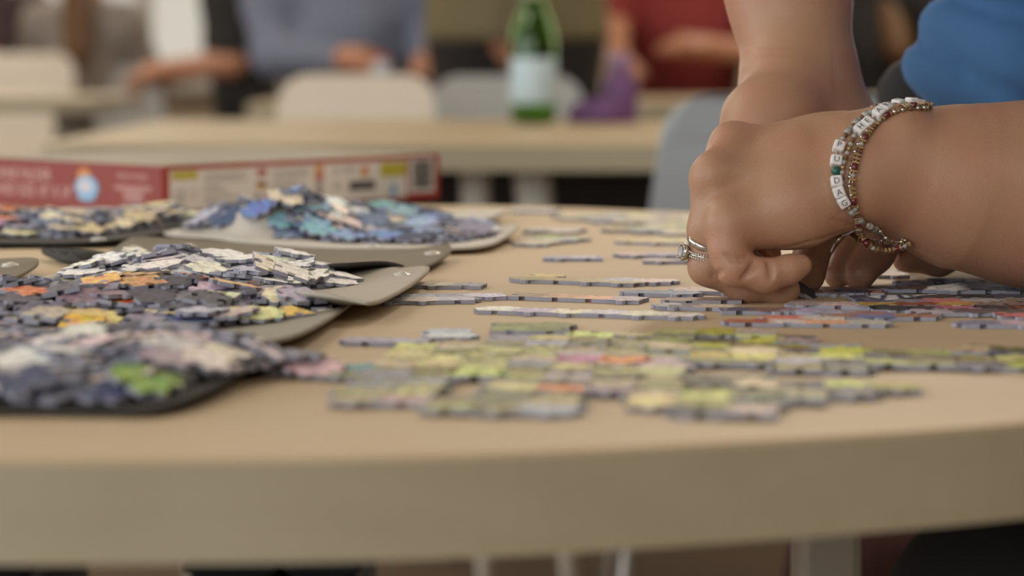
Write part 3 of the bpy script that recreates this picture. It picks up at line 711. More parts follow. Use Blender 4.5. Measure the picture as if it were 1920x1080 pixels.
# rows in focus
strip('short lilac-edged strip beside the light grey tray corner', 786, 541, 898, 543, P_LAV, n=2)
strip('two-row whitish strip below the light grey tray corner', 740, 571, 908, 569, P_WHITE+P_LAV, rows=[(0, 3), (1, 4)], n=4)
strip('longest single strip of pale pieces lying across the bare table', 893, 588, 1306, 601, [(206, 196, 184), (180, 184, 200), (214, 206, 180), (190, 184, 200)])
strip('three-piece tan strip with speckled right end behind the long strip', 963, 562, 1188, 570, P_WARM)
strip('long greenish tan strip farther back on the bare table', 953, 529, 1140, 536, [(176, 160, 110), (160, 150, 110), (180, 170, 140)], rows=[(0, 4), (0, 1)])
strip('blue and white strip end with a lifted piece against the tan strip', 1139, 533, 1256, 535, [(190, 200, 210), (150, 170, 190), (220, 190, 180)])
strip('small grey-blue strip on the table just left of the ring finger', 1190, 556, 1282, 558, [(120, 130, 150), (160, 160, 160)], n=2)
strip('flat pale strip right under the curled little finger', 1246, 581, 1350, 584, P_LAV, n=2)
strip('thin brownish strip behind the flat pale strip', 1268, 571, 1378, 570, [(120, 100, 90), (150, 140, 140)], n=2)
strip('pale pair of pieces at the knuckles on the table', 1292, 552, 1368, 553, P_LAV, n=2)
strip('dark-topped pair of pieces under the ring finger tip', 1370, 590, 1470, 590, [(110, 84, 80), (90, 90, 110)], n=2)
strip('red and cream section of pieces in front of the hands', 1352, 612, 1528, 614, P_RED, rows=[(0, 4), (1, 3)])
strip('three-piece lilac strip below the thumb tip', 1500, 592, 1610, 598, [(180, 150, 150), (150, 140, 160), (160, 120, 110)], n=3)
strip('brown-topped strip with bright blue right edge', 1590, 602, 1704, 602, [(150, 110, 96), (120, 130, 180), (160, 120, 100)], n=3)
strip('pale blue strip under the finger tips', 1506, 578, 1640, 582, [(180, 160, 160), (140, 140, 160)], n=3)
strip('orange-brown pair of pieces pressed by the thumb tip', 1532, 556, 1588, 556, [(190, 110, 60), (120, 90, 80)], n=1, rows=[(0, 2), (0, 2)])
def mix_col(x, y):
    px = 960+F*x/y; py = 85+CZ*0+.125*F/y
    if py < 568: return pick(P_DARK)
    return pick(P_MIX)
section('colourful section of dark, yellow and pink pieces at the right picture border',
    [(1640, 583), (1640, 574), (1560, 566), (1640, 560), (1700, 562), (1900, 560), (2100, 562), (2100, 603), (1900, 603), (1780, 596), (1700, 590)], .05, P_MIX, colf=mix_col)
section('dark chain of joined pieces behind the colourful section', [(1560, 549), (1640, 545), (1720, 532), (1780, 527), (1900, 530), (2050, 534), (2050, 552), (1850, 552), (1760, 548), (1700, 552), (1600, 556)], -.12, P_DARK)
strip('speckled strip with red marks in front of the colourful section', 1796, 616, 1960, 616, [(170, 150, 160), (180, 90, 80), (130, 130, 150)])
strip('grey pair of pieces seen behind the far hand', 1648, 522, 1702, 522, P_LAV, n=1, rows=[(0, 1), (0, 1)])
# farther, blurred
strip('blurred grey-lilac pair of pieces beyond the tan strip', 1030, 490, 1119, 490, P_LAV, n=2)
strip('blurred thin pale strip left of the ring', 1176, 484, 1256, 484, P_LAV, n=2)
strip('blurred thin lilac strip touching the ring', 1226, 495, 1300, 495, P_LAV, n=2)
strip('blurred green diagonal strip on the far half of the table', 1002, 464, 1148, 445, P_LIGHTGREEN+[(170, 176, 110)], rows=[(0, 4), (1, 4)])
strip('blurred grey-pink section nearest the whitish tray', 980, 438, 1074, 440, P_LAV, rows=[(0, 2), (0, 2)], n=2)
strip('blurred grey-tan section left of the knuckles', 1162, 458, 1300, 462, P_LIGHTGREEN, rows=[(0, 4), (1, 4)])
section('blurred pale section of many pieces near the far table edge', [(1060, 412), (1060, 406), (1200, 403), (1310, 410), (1330, 446), (1180, 440), (1130, 434), (1230, 428), (1130, 420)], .1, P_LIGHTGREEN)
strip('faint pale pair of pieces at the far table edge', 960, 401, 1040, 401, P_LAV, rows=[(0, 2), (0, 2)], n=2)

# ------------------------------------------------------------------ heaps on the trays
def heap(tr, foot, bumps, n, pal, n_top, label, group, stuff_label, colf=None, tilt=.5, hs=.72):
    poly = [tuple(G(x, y))[:2] for x, y in foot]
    xs = [p[0] for p in poly]; ys = [p[1] for p in poly]; x0, x1, y0, y1 = min(xs)-.02, max(xs)+.02, min(ys)-.02, max(ys)+.02
    h = .002; nx, ny = int((x1-x0)/h)+1, int((y1-y0)/h)+1
    GX, GY = np.meshgrid(x0+h*np.arange(nx), y0+h*np.arange(ny), indexing='ij')
    H = np.zeros((nx, ny))
    for i in range(0, nx, 3):
        for j in range(0, ny, 3):
            inside = (not tr) or inpoly(GX[i, j], GY[i, j], tr['poly'])
            H[i:i+3, j:j+3] = (tr['zat'](GX[i, j], GY[i, j])+tr['th']) if (tr and inside) else TZ+.0002
    base = H.copy()
    T = np.zeros((nx, ny)); B = [(tuple(G(bx, by))[:2], hh, rx, ry) for bx, by, hh, rx, ry in bumps]
    for (c, hh, rx, ry) in B: T = np.maximum(T, hh*np.exp(-((GX-c[0])/rx)**2-((GY-c[1])/ry)**2))
    mask = np.array([[inpoly(GX[i, j], GY[i, j], poly) for j in range(ny)] for i in range(nx)])
    T = np.where(mask, T*hs+.0012, -1)
    placed = []; tries = 0
    while len(placed) < n and tries < n*6:
        tries += 1
        need = np.clip(T-(H-base), 0, None)*mask; tot = need.sum()
        if tot <= 0: break
        q = nrng.choice(nx*ny, p=(need/tot).ravel()); i, j = divmod(q, ny); x, y = GX[i, j]+rng.uniform(-h, h), GY[i, j]+rng.uniform(-h, h)
        a0, a1 = max(i-5, 0), min(i+6, nx); b0, b1 = max(j-5, 0), min(j+6, ny)
        sub = H[a0:a1, b0:b1]; dx, dy = GX[a0:a1, b0:b1]-x, GY[a0:a1, b0:b1]-y
        th = rng.uniform(0, 2*PI); c_, s_ = math.cos(th), math.sin(th)
        u, v = dx*c_+dy*s_, -dx*s_+dy*c_; mk = (abs(u) < .0078) & (abs(v) < .0078)
        if mk.sum() < 20: continue
        Ax = np.stack([np.ones(mk.sum()), dx[mk], dy[mk]], 1); co_, *_ = np.linalg.lstsq(Ax, sub[mk], rcond=None)
        gx, gy = float(np.clip(co_[1]*.6+rng.gauss(0, .035), -tilt, tilt)), float(np.clip(co_[2]*.6+rng.gauss(0, .035), -tilt, tilt))
        plane = gx*dx+gy*dy; z = float(np.percentile((sub-plane)[mk], 82))
        nrm = Vector((-gx, -gy, 1)).normalized()
        R_ = Vector((0, 0, 1)).rotation_difference(nrm).to_matrix() @ Matrix.Rotation(th, 3, 'Z')
        placed.append((x, y, z+.0001, R_, colf(x, y, z) if colf else pick(pal)))
        new = z+plane+TH+.0002; sub[mk] = np.maximum(sub[mk], new[mk])
    # the deepest pieces go into one mass, the uppermost are objects
    placed_top = placed[-n_top:] if n_top < len(placed) else placed; rest = placed[:len(placed)-len(placed_top)]
    for (x, y, z, R_, col) in placed_top:
        o = piece((x, y, z), R_.to_4x4(), col); tag(o, label, 'puzzle piece', group)
    if rest:
        V, Fc, cols, mi = [], [], [], []
        for (x, y, z, R_, col) in rest:
            me = piece_mesh(tuple(rng.choice((1, -1)) for _ in range(4))); b = len(V)
            for v in me.vertices: V.append(tuple(R_ @ v.co + Vector((x, y, z))))
            for p in me.polygons: Fc.append([b+k for k in p.vertices]); mi.append(p.material_index); cols.append((col, len(p.vertices)))
        me = bpy.data.meshes.new('puzzle_piece_heap'); me.from_pydata(V, [], Fc); me.polygons.foreach_set('material_index', mi)
        ca = me.color_attributes.new('Col', 'FLOAT_COLOR', 'CORNER'); arr = np.array([c for c, k in cols for _ in range(k)], np.float32); ca.data.foreach_set('color', arr.ravel())
        o = link('puzzle_piece_heap', me, [M_print_v, M_board]); tag(o, stuff_label, kind='stuff')
    return len(placed)
P_H1 = [(216, 204, 196), (222, 208, 200), (206, 190, 182), (190, 180, 180), (160, 160, 176), (214, 200, 186), (120, 122, 136), (84, 90, 110), (226, 212, 198), (150, 148, 150), (178, 160, 170), (66, 68, 82), (200, 170, 170)]
def c1(x, y, z):
    px = 960+F*x/y; py = 85+(CZ-z)*F/y
    if 240 < px < 345 and 668 < py < 712 and rng.random() < .6: return pick([(206, 96, 140), (196, 110, 150), (210, 180, 180)])
    if 250 < px < 335 and 700 < py < 740: return pick([(120, 146, 74), (140, 156, 90), (190, 190, 180)])
    if py > 735 and rng.random() < .6: return pick([(60, 70, 104), (120, 130, 150), (210, 204, 200)])
    return pick(P_H1)
n1 = heap(T1, [(-200, 770), (0, 772), (230, 772), (330, 752), (420, 725), (480, 708), (540, 706), (598, 708), (595, 696), (540, 684), (470, 676), (380, 672), (200, 672), (-200, 674)],
     [(60, 715, .0065, .10, .055), (300, 700, .0065, .05, .05), (180, 740, .004, .10, .05), (480, 695, .003, .03, .03)], 300, P_H1, 85,
     'loose greyish or pink jigsaw piece heaped on the tray at the near table edge', 'loose pieces heaped on the near tray', 'mass of pinkish and grey jigsaw pieces in the near heap', c1)
P_H2 = [(90, 88, 100), (120, 118, 130), (60, 60, 70), (200, 188, 170), (214, 150, 70), (200, 110, 80), (150, 146, 160), (176, 166, 150), (100, 110, 140), (210, 190, 130), (140, 120, 130), (180, 176, 186), (70, 84, 120)]
def c2(x, y, z):
    px = 960+F*x/y; py = 85+(CZ-z)*F/y; p = rng.random()
    if py < 552 and px < 130: return pick([(110, 106, 110), (140, 136, 140), (90, 90, 110), (70, 70, 84)])
    if py < 560 and p < .35: return pick([(206, 156, 96), (200, 160, 110), (176, 160, 170)])
    if 130 < px < 260 and p < .3: return pick([(220, 120, 70), (230, 170, 70), (130, 190, 160), (96, 96, 70)])
    if px > 380 and p < .4: return pick([(224, 170, 80), (226, 212, 180), (220, 200, 150)])
    return pick(P_H2)
n2 = heap(T2, [(-120, 632), (60, 634), (180, 640), (300, 634), (440, 628), (520, 622), (580, 606), (590, 592), (520, 575), (420, 560), (250, 552), (-100, 548)],
     [(60, 590, .009, .06, .05), (250, 585, .012, .06, .045), (400, 592, .009, .045, .04), (520, 600, .003, .03, .02), (150, 615, .004, .08, .03)], 300, P_H2, 85,
     'loose jigsaw piece heaped on the mid-grey tray among orange, dark and blue ones', 'loose pieces heaped on the mid-grey tray', 'mass of orange, dark and blue jigsaw pieces buried in the heap on the mid-grey tray', c2)
P_H3 = [(232, 228, 222), (224, 218, 210), (206, 208, 216), (238, 230, 216), (190, 196, 210), (226, 214, 190), (240, 236, 230)]
n3 = heap(T3, [(150, 540), (250, 552), (420, 556), (560, 556), (655, 552), (640, 540), (600, 528), (500, 515), (330, 508), (230, 512), (150, 524)],
     [(330, 533, .012, .030, .035), (510, 535, .010, .026, .03), (430, 540, .006, .05, .03), (600, 545, .006, .02, .015)], 130, P_H3, 45,
     'loose white-topped jigsaw piece lying with others on the light grey tray', 'loose white pieces on the light grey tray', 'mass of white jigsaw pieces buried in the heap on the light grey tray', tilt=.6, hs=1.05)
P_H5 = [(96, 128, 180), (116, 148, 196), (156, 176, 206), (86, 110, 156), (110, 136, 180), (60, 70, 92), (136, 136, 156), (176, 160, 170), (196, 180, 170), (110, 156, 170), (90, 100, 120), (190, 196, 206), (106, 120, 150)]
def c5(x, y, z):
    px = 960+F*x/y; p = rng.random()
    if p < .035: return pick([(210, 206, 60), (190, 190, 80)])
    if px > 800 and p < .3: return pick([(196, 160, 150), (90, 80, 90), (110, 110, 130)])
    if px < 430 and p < .5: return pick([(50, 62, 90), (200, 184, 150), (70, 86, 120)])
    return pick(P_H5)
n5 = heap(T5, [(370, 450), (440, 455), (540, 463), (700, 466), (850, 466), (915, 458), (900, 444), (820, 430), (740, 415), (600, 412), (480, 418), (380, 428)],
     [(640, 444, .006, .045, .05), (690, 436, .015, .045, .06), (440, 452, .001, .05, .02), (800, 448, .005, .05, .05)], 340, P_H5, 60,
     'loose blue-toned jigsaw piece in the heap on the whitish tray', 'loose blue pieces heaped on the whitish tray', 'mass of blue jigsaw pieces buried in the heap on the whitish tray', c5)
P_H6 = [(214, 196, 160), (206, 186, 150), (222, 210, 186), (190, 170, 140), (214, 200, 176), (120, 130, 150), (70, 80, 104), (180, 176, 176), (100, 116, 140), (200, 180, 160)]
def c6(x, y, z):
    px = 960+F*x/y
    if px < 30 and rng.random() < .5: return pick([(200, 120, 70), (190, 140, 160)])
    return pick(P_H6)
n6 = heap(T6, [(-60, 452), (60, 454), (160, 452), (230, 445), (300, 437), (370, 436), (375, 428), (300, 420), (200, 420), (60, 426), (-60, 430)],
     [(100, 440, .005, .05, .05), (200, 436, .006, .05, .05), (290, 430, .006, .04, .04)], 180, P_H6, 25,
     'loose cream or slate jigsaw piece in the low heap beside the puzzle box', 'loose cream pieces on the dark tray by the box', 'mass of cream and slate jigsaw pieces buried in the heap beside the box', c6)
# two leaning pieces on the white heap and one held up between finger tips
def set_piece(px, py, Y, rot, col, label):
    p = W(px, py, Y); o = piece(p, Euler(rot).to_matrix().to_4x4(), srgb(*col)); tag(o, label, 'puzzle piece'); return o
set_piece(505, 503, 1.262, (.35, .38, .3), (226, 214, 190), 'white piece with a golden print tilted up on top of the white heap')
set_piece(545, 513, 1.262, (.2, .33, .1), (232, 228, 222), 'white piece leaning to the right on the edge of the white heap')
set_piece(1503, 546, 1.272, (.1, .55, -.2), (60, 60, 70), 'single piece held tilted between the two thumbs and finger tips')
# ------------------------------------------------------------------ puzzle box
M_red = mat('red_box_card', srgb(142, 62, 56), .6, var=.04, vscale=15)
M_redd = mat('red_card_border', srgb(172, 64, 54), .5, var=.03)
M_lab = mat('white_label_print', srgb(232, 228, 222), .5, var=.02)
M_boxtop = mat('box_top_print', srgb(150, 140, 120), .5, var=.25, vscale=14)
def flat(name, c, rough=.5): return mat(name, srgb(*c), rough)
M_ink = flat('grey_print_ink', (150, 146, 148)); M_pink = flat('pale_pink_lettering', (214, 176, 168)); M_blk = flat('black_ink', (50, 46, 44))
M_yel = flat('yellow_print', (196, 186, 70)); M_ora = flat('orange_print', (214, 140, 60)); M_lblue = flat('light_blue_print', (140, 184, 220)); M_dblue = flat('dark_blue_print', (60, 70, 120)); M_rdp = flat('red_print', (190, 70, 66)); M_grn = flat('grey_green_print', (120, 136, 110))
cA = G(306, 406); cB = G(824, 373); BH = .0368
ub = (cB-cA).normalized(); LB = (cB-cA).length; BL = .20
ang = math.atan2(ub.y, ub.x)
# +x of the box runs along the white printed side, the red side runs back from the corner
lf = G(0, 389); vl = (lf-cA).normalized()
perp = Vector((-ub.y, ub.x, 0))
def s_red(px):
    d = ray(px, 400); t = ((cA-Vector((0, 0, CZ))).dot(Vector((ub.x, ub.y, 0))))/(d.x*ub.x+d.y*ub.y)
    q = Vector((d.x*t, d.y*t, 0)); return (q-Vector((cA.x, cA.y, 0))).dot(perp)
BL = s_red(-36)+.008
bxr = empty('puzzle_box', cA, ang, label='red puzzle box with a white printed label side standing at the back of the table', cat='box')
ti = .0
def bobj(name, bm, m, par=bxr): return obj(name, bm, m, par)
bobj('lid_body', box((LB/2, BL/2, BH/2), (LB, BL, BH), bev=.0008), M_red)
bobj('lid_top', box((LB/2, BL/2, BH+.0002), (LB-.003, BL-.003, .0004)), M_boxtop)
# right (label) side lies in the plane y=0 facing -y; coordinates (s along x, h up)
def rp(par, name, s0, s1, h0, h1, m, d=.0004, lift=0):
    return obj(name, box(((s0+s1)/2, -d/2-lift, (h0+h1)/2), (s1-s0, d, h1-h0)), m, par)
u_ = lambda px: (px-306)/(824-306)*LB*(1+.06*(1-(px-306)/518.))  # small perspective allowance
red = rp(bxr, 'label_side', 0.0004, LB-.0004, .0005, BH-.0005, M_redd)
lab = rp(bxr, 'white_label', u_(316), u_(752), .0035, BH-.0035, M_lab, .0003, .0004)
bar = rp(bxr, 'barcode_label', u_(757), u_(812), .0065, BH-.0028, M_lab, .0003, .0004)
def mark(par, px0, px1, h0, h1, m, name='print_mark'):
    return rp(par, name, u_(px0), u_(px1), h0*BH, h1*BH, m, .0002, .0007)
mark(lab, 319, 361, .72, .88, M_yel, 'yellow_box'); mark(lab, 697, 751, .56, .86, M_yel, 'yellow_box')
for px in (463,):
    mark(lab, px, px+16, .72, .84, M_rdp, 'flag'); mark(lab, px+3, px+13, .76, .80, M_dblue, 'flag')
    mark(lab, px-1, px+16, .54, .585, M_blk, 'flag'); mark(lab, px-1, px+16, .495, .54, M_rdp, 'flag'); mark(lab, px-1, px+16, .45, .495, M_yel, 'flag')
    mark(lab, px-3, px+2, .22, .36, M_dblue, 'flag'); mark(lab, px+13, px+18, .22, .36, M_rdp, 'flag')
mark(lab, 568, 584, .72, .86, M_ora, 'flag'); mark(lab, 568, 584, .56, .68, M_rdp, 'flag'); mark(lab, 569, 583, .38, .50, M_ink, 'flag'); mark(lab, 569, 583, .22, .34, M_ink, 'flag'); mark(lab, 569, 583, .26, .30, M_rdp, 'flag')
mark(lab, 658, 671, .60, .78, M_ora, 'warning_sign'); mark(lab, 661, 668, .78, .82, M_ora, 'warning_sign')
for k in range(4):
    mark(lab, 372, 372+rng.uniform(60, 76), .80-.05*k, .813-.05*k, M_ink, 'text_line'); mark(lab, 372, 372+rng.uniform(24, 70), .56-.045*k, .572-.045*k, M_ink, 'text_line'); mark(lab, 372, 372+rng.uniform(24, 70), .34-.045*k, .352-.045*k, M_ink, 'text_line')
    mark(lab, 492, 492+rng.uniform(55, 68), .80-.05*k, .813-.05*k, M_ink, 'text_line'); mark(lab, 490, 490+rng.uniform(45, 66), .56-.045*k, .572-.045*k, M_ink, 'text_line'); mark(lab, 490, 490+rng.uniform(40, 64), .36-.045*k, .372-.045*k, M_pink, 'text_line')
mark(lab, 634, 685, .30, .50, M_blk, 'black_bar')
for k in range(9): mark(lab, 636+k*5.2, 637.6+k*5.2, .33, .47, M_ink, 'bar_text').location.y = -.0002
for k in range(13): mark(bar, 763+k*3.5, 763+k*3.5+rng.choice((1, 1.6, 2.4)), .26, .88, M_blk, 'barcode_line')
def text(par, body, loc, rot, size, m, ext=.0001, name='lettering', sx=1, align='LEFT'):
    cu = bpy.data.curves.new(name, 'FONT'); cu.body = body; cu.size = size; cu.extrude = ext; cu.align_x = align; cu.resolution_u = 2
    t = bpy.data.objects.new('t', cu); C.objects.link(t); dg = bpy.context.evaluated_depsgraph_get(); me = bpy.data.meshes.new_from_object(t.evaluated_get(dg))
    bpy.data.objects.remove(t); o = link(name, me, m, par); o.location = loc; o.rotation_euler = rot; o.scale = (sx, 1, 1); return o
text(lab, 'CE', (u_(321), -.0008, .012), (PI/2, 0, 0), .010, M_ink)
def ring_mark(par, px, h, r, m):
    bm = tube([(u_(px)+r*math.cos(a), -.0009, h+r*math.sin(a)) for a in np.linspace(0, 2*PI, 17)[:-1]], .0003, 5, closed=True); obj('round_symbol', bm, m, par)
ring_mark(lab, 353, .0155, .0030, M_pink); ring_mark(lab, 331, .0085, .0032, M_grn); ring_mark(lab, 609, .027, .0026, M_ink)
for k in range(3): mark(lab, 602, 618, .46-.05*k, .475-.05*k, M_ink, 'text_line'); mark(lab, 622, 648, .80-.05*k, .812-.05*k, M_ink, 'text_line')
bm = bmesh.new(); v = [bm.verts.new((u_(x), -.0009, h*BH)) for x, h in ((712, .16), (734, .16), (723, .46))]; bm.faces.new(v); obj('triangle_mark', bm, M_lblue, lab)
# red side: plane x=0 facing -x; s runs back along +y.  pixel -> s by intersecting the view with that plane
bm = bmesh.new(); add_box(bm, (-.0002, BL/2, BH/2), (.0004, BL-.001, BH-.001)); obj('red_side', bm, M_red, bxr); rs = bxr.children[-1]
def rtext(body, px0, px1, h, size, m):
    s0, s1 = s_red(px0), s_red(px1)
    o = text(rs, body, (-.0006, s0, h), (PI/2, 0, -PI/2), size, m); wd = max(v.co.x for v in o.data.vertices)
    o.scale = ((abs(s1-s0))/wd, 1, 1); return o
rtext('YVONNE FALDER', -30, 98, .0218, .0125, M_pink); rtext('FINISHED SIZE 18" X 24"', -34, 138, .0095, .0125, M_pink)
rtext('PIECES PUZZLE', 222, 278, .0262, .0058, M_pink)
for k, (a, b) in enumerate(((216, 286), (218, 284), (232, 270), (234, 268), (232, 272), (236, 266))):
    s0, s1 = s_red(a), s_red(b); bm = box((-.0006, (s0+s1)/2, .0205-.0021*k), (.0002, abs(s1-s0), .0009)); obj('text_line', bm, M_pink, rs)
sL, sR = s_red(142), s_red(188); sm_ = (sL+sR)/2; rr_ = abs(sL-sR)/2
def disc(cy, cz, ry, rz, m, lift, nm):
    bm = bmesh.new(); vs = [bm.verts.new((-.0005-lift, cy+ry*math.cos(a), cz+rz*math.sin(a))) for a in np.linspace(0, 2*PI, 25)[:-1]]; bm.faces.new(vs)
    r2 = bmesh.ops.extrude_face_region(bm, geom=bm.faces[:]); bmesh.ops.translate(bm, verts=[g for g in r2['geom'] if isinstance(g, bmesh.types.BMVert)], vec=(-.0002, 0, 0)); obj(nm, bm, m, rs)
disc(sm_+rr_*.2, .0265, rr_*.55, .0062, M_ora, .0, 'emblem_sun'); disc(sm_, .018, rr_*.95, .0092, M_lblue, .0002, 'emblem_globe')
disc(sm_+rr_*.1, .019, rr_*.6, .0050, flat('emblem_white', (206, 206, 214)), .0004, 'emblem_cloud'); disc(sm_, .0105, rr_*.7, .0028, M_lblue, .0005, 'emblem_base')

# ------------------------------------------------------------------ rings and bracelets
M_silver = mat('silver', srgb(200, 196, 188), .22, 1.0); M_gold = mat('gold_bead', srgb(178, 150, 112), .3, .7)
M_lb = mat('white_letter_bead', srgb(222, 220, 220), .4); M_let = mat('black_bead_letter', srgb(52, 50, 56), .5)
M_rub = mat('red_glass_bead', srgb(96, 30, 40), .15, Coat_Weight=.5); M_tealb = mat('green_bead', srgb(36, 92, 84), .25); M_clear = mat('clear_bead', srgb(206, 206, 200), .15, Transmission_Weight=.5)
M_cord = mat('bracelet_cord', srgb(150, 130, 100), .5); M_brown = mat('brown_bead', srgb(110, 76, 56), .3)
M_gem = mat('clear_stone', srgb(235, 235, 240), .05, Transmission_Weight=.6, Coat_Weight=1.0)
def hring(c, ax_px, rad, tube_r, m, n=40, nm='band', par=None, yr=1.0):
    pass
# plain wedding band and stone-set ring around the ring finger
fc = Vector(W(1324, 452, 1.243)); fr_ = R(33.6, 1.243)
def fring(c, rad, tilt_, flat_h, th, m, nm, par):
    bm = bmesh.new(); N = 48; secs = []
    for k in range(N):
        a = 2*PI*k/N; d = Vector((math.cos(a), math.sin(a), 0)); ring = []
        for q in range(8):
            b = 2*PI*q/8; ring.append(bm.verts.new(d*(rad+th*math.cos(b))+Vector((0, 0, flat_h*math.sin(b)))))
        secs.append(ring)
    for k in range(N):
        A, B = secs[k], secs[(k+1) % N]
        for q in range(8): bm.faces.new((A[q], A[(q+1) % 8], B[(q+1) % 8], B[q]))
    bmesh.ops.transform(bm, matrix=Euler(tilt_).to_matrix().to_4x4(), verts=bm.verts[:]); bmesh.ops.translate(bm, vec=c, verts=bm.verts[:])
    return obj(nm, bm, m, par, True)
wb = empty('wedding_band', fc, label='plain silver band on the ring finger above the stone-set ring', cat='ring')
fring((0, 0, 0), fr_+.0002, (.42, .30, 0), .0018, .0008, M_silver, 'band', wb)
ec = Vector(W(1323, 474, 1.243)); er = empty('stone_ring', ec, label='silver ring with a round clear stone and beaded shoulders on the ring finger', cat='ring')
for dz in (-.0011, .0011):
    bm = bmesh.new(); Rm = Euler((.22, .10, 0)).to_matrix()
    for k in range(44):
        a = 2*PI*k/44; p = Rm @ Vector(((fr_+.0004)*math.cos(a), (fr_+.0004)*math.sin(a), dz)); bmesh.ops.create_icosphere(bm, subdivisions=1, radius=.00078, matrix=Matrix.Translation(p))
    obj('beaded_band', bm, M_silver, er, True)
fring((0, 0, 0), fr_+.0001, (.22, .10, 0), .0008, .0004, M_silver, 'inner_band', er)
hd = Vector((-fr_-.0022, -.0012, .0004))
Rh = Euler((0, -PI/2+.15, .35)).to_matrix()
def put(bm, c): bmesh.ops.transform(bm, matrix=Matrix.Translation(c) @ Rh.to_4x4(), verts=bm.verts[:]); return bm
obj('bezel', put(lathe([(0, -.0020), (.0038, -.0016), (.0046, .0002), (.0043, .0010), (.0034, .0014), (.0028, .0008), (0, .0008)], 24), hd), M_silver, er, True)
bm = bmesh.new()
for k in range(16):
    a = 2*PI*k/16; bmesh.ops.create_icosphere(bm, subdivisions=1, radius=.0006, matrix=Matrix.Translation((.0040*math.cos(a), .0040*math.sin(a), .0012)))
obj('halo', put(bm, hd), M_silver, er, True)
obj('stone', put(lathe([(0, .0001), (.0014, .0004), (.0026, .0016), (.0017, .0025), (0, .0025)], 8), hd), M_gem, er)

YC = 1.262
def wrist_path(front, back_scale=1.0, off=.0022, n=14):
    """visible points (px,py[,Y]) are met with the arm's surface; the loop closes behind the arm"""
    P = []
    for q in front:
        s = None
        if len(q) == 2: s = surf_pt(q[0], q[1], 1.15, 1.34)
        if s is None: s = W(q[0], q[1], q[2] if len(q) > 2 else YC)
        else: s = s+Vector((0, -off, 0))
        P.append(s)
    back = []
    for t in (.2, .4, .6, .8):
        i = (len(P)-1)*(1-t); k = int(i); p = P[k].lerp(P[min(k+1, len(P)-1)], i-k)
        back.append(Vector((p.x, 2*(YC+.004)-p.y+.006, p.z)))
    pts = [Vector(p) for p in spline([tuple(p) for p in P+back], n, True)]
    return pts, len(P)*n
def resample(pts, step, closed=True):
    L = [0]; Q = pts+[pts[0]] if closed else pts
    for a, b in zip(Q, Q[1:]): L.append(L[-1]+(b-a).length)
    out = []; d = 0; k = 0
    while d < L[-1]-step*.5:
        while L[k+1] < d: k += 1
        t = (d-L[k])/max(L[k+1]-L[k], 1e-9); p = Q[k].lerp(Q[k+1], t); out.append((p, (Q[k+1]-Q[k]).normalized())); d += step
    return out
def frame(p, t):
    outw = (p-Vector((p.x, YC, W(1650, 330, YC).z))); outw.x = 0; outw = (outw - t*outw.dot(t)).normalized()
    s = t.cross(outw).normalized(); return Matrix((s, t, outw)).transposed()      # columns: side, along, outward
def bead_mesh(kind):
    bm = bmesh.new()
    if kind == 'cube': add_box(bm, (0, 0, 0), (.0056, .0055, .0052), bev=.0010)
    elif kind == 'bar': add_box(bm, (0, 0, 0), (.0034, .0012, .0022), bev=.0003)
    elif kind == 'tiny': bmesh.ops.create_icosphere(bm, subdivisions=2, radius=.00125)
    elif kind == 'tube': bmesh.ops.create_cone(bm, segments=10, radius1=.0016, radius2=.0016, depth=.0034, cap_ends=True, matrix=Matrix.Rotation(PI/2, 4, 'X'))
    else: bmesh.ops.create_icosphere(bm, subdivisions=2, radius=.0023)
    me = bpy.data.meshes.new(kind+'_bead'); bm.to_mesh(me); bm.free(); me.polygons.foreach_set('use_smooth', [kind not in ('cube', 'bar')]*len(me.polygons)); return me
BM_ = {}
def bead(par, kind, m, p, fr3, name='bead', org=Vector()):
    key = (kind, m.name)
    if key not in BM_: me = bead_mesh(kind); me.materials.append(m); BM_[key] = me
    o = bpy.data.objects.new(name, BM_[key]); C.objects.link(o); o.parent = par; o.matrix_local = Matrix.Translation(p-org) @ fr3.to_4x4(); return o
def strand(label, name, front, off, cord_m, spec, cord_r=.0005, step=.0026, letters=(), lrot=0):
    pts, nf = wrist_path(front, off=off); org = pts[0].copy()
    r = empty(name, org, label=label, cat='bracelet')
    obj('cord', tube([p-org for p in pts], cord_r, 6, closed=True), cord_m, r, True)
    Q = resample(pts, step); taken = []
    LP = []
    for (px, py, ch) in letters:
        best = min(Q, key=lambda q: (960+F*q[0].x/q[0].y-px)**2+(85+(CZ-q[0].z)*F/q[0].y-py)**2 + (1e6 if q[0].y > YC+.012 else 0))
        LP.append((best, ch))
    for (p, t), ch in LP:
        if ch == '*': bead(r, 'round', M_tealb, p, frame(p, t), org=org); taken.append(p); continue
        b = bead(r, 'cube', M_lb, p, frame(p, t), 'letter_bead', org); taken.append(p)
        tx = text(b, ch, (0, -.0017, .00285), (0, 0, 0), .0042, M_let, .00005, 'letter', align='CENTER')
        tx.rotation_euler = (0, 0, lrot); tx.location = (0, 0, .0026); c_ = tx.data
        cx = (min(v.co.x for v in c_.vertices)+max(v.co.x for v in c_.vertices))/2; cy = (min(v.co.y for v in c_.vertices)+max(v.co.y for v in c_.vertices))/2
        for v in c_.vertices: v.co.x -= cx; v.co.y -= cy
    for i, (p, t) in enumerate(Q):
        if any((p-q).length < .0042 for q in taken): continue
        s = spec[i % len(spec)]
        if s: bead(r, s[0], s[1], p, frame(p, t), org=org)
    return r
c_ = 'tiny'
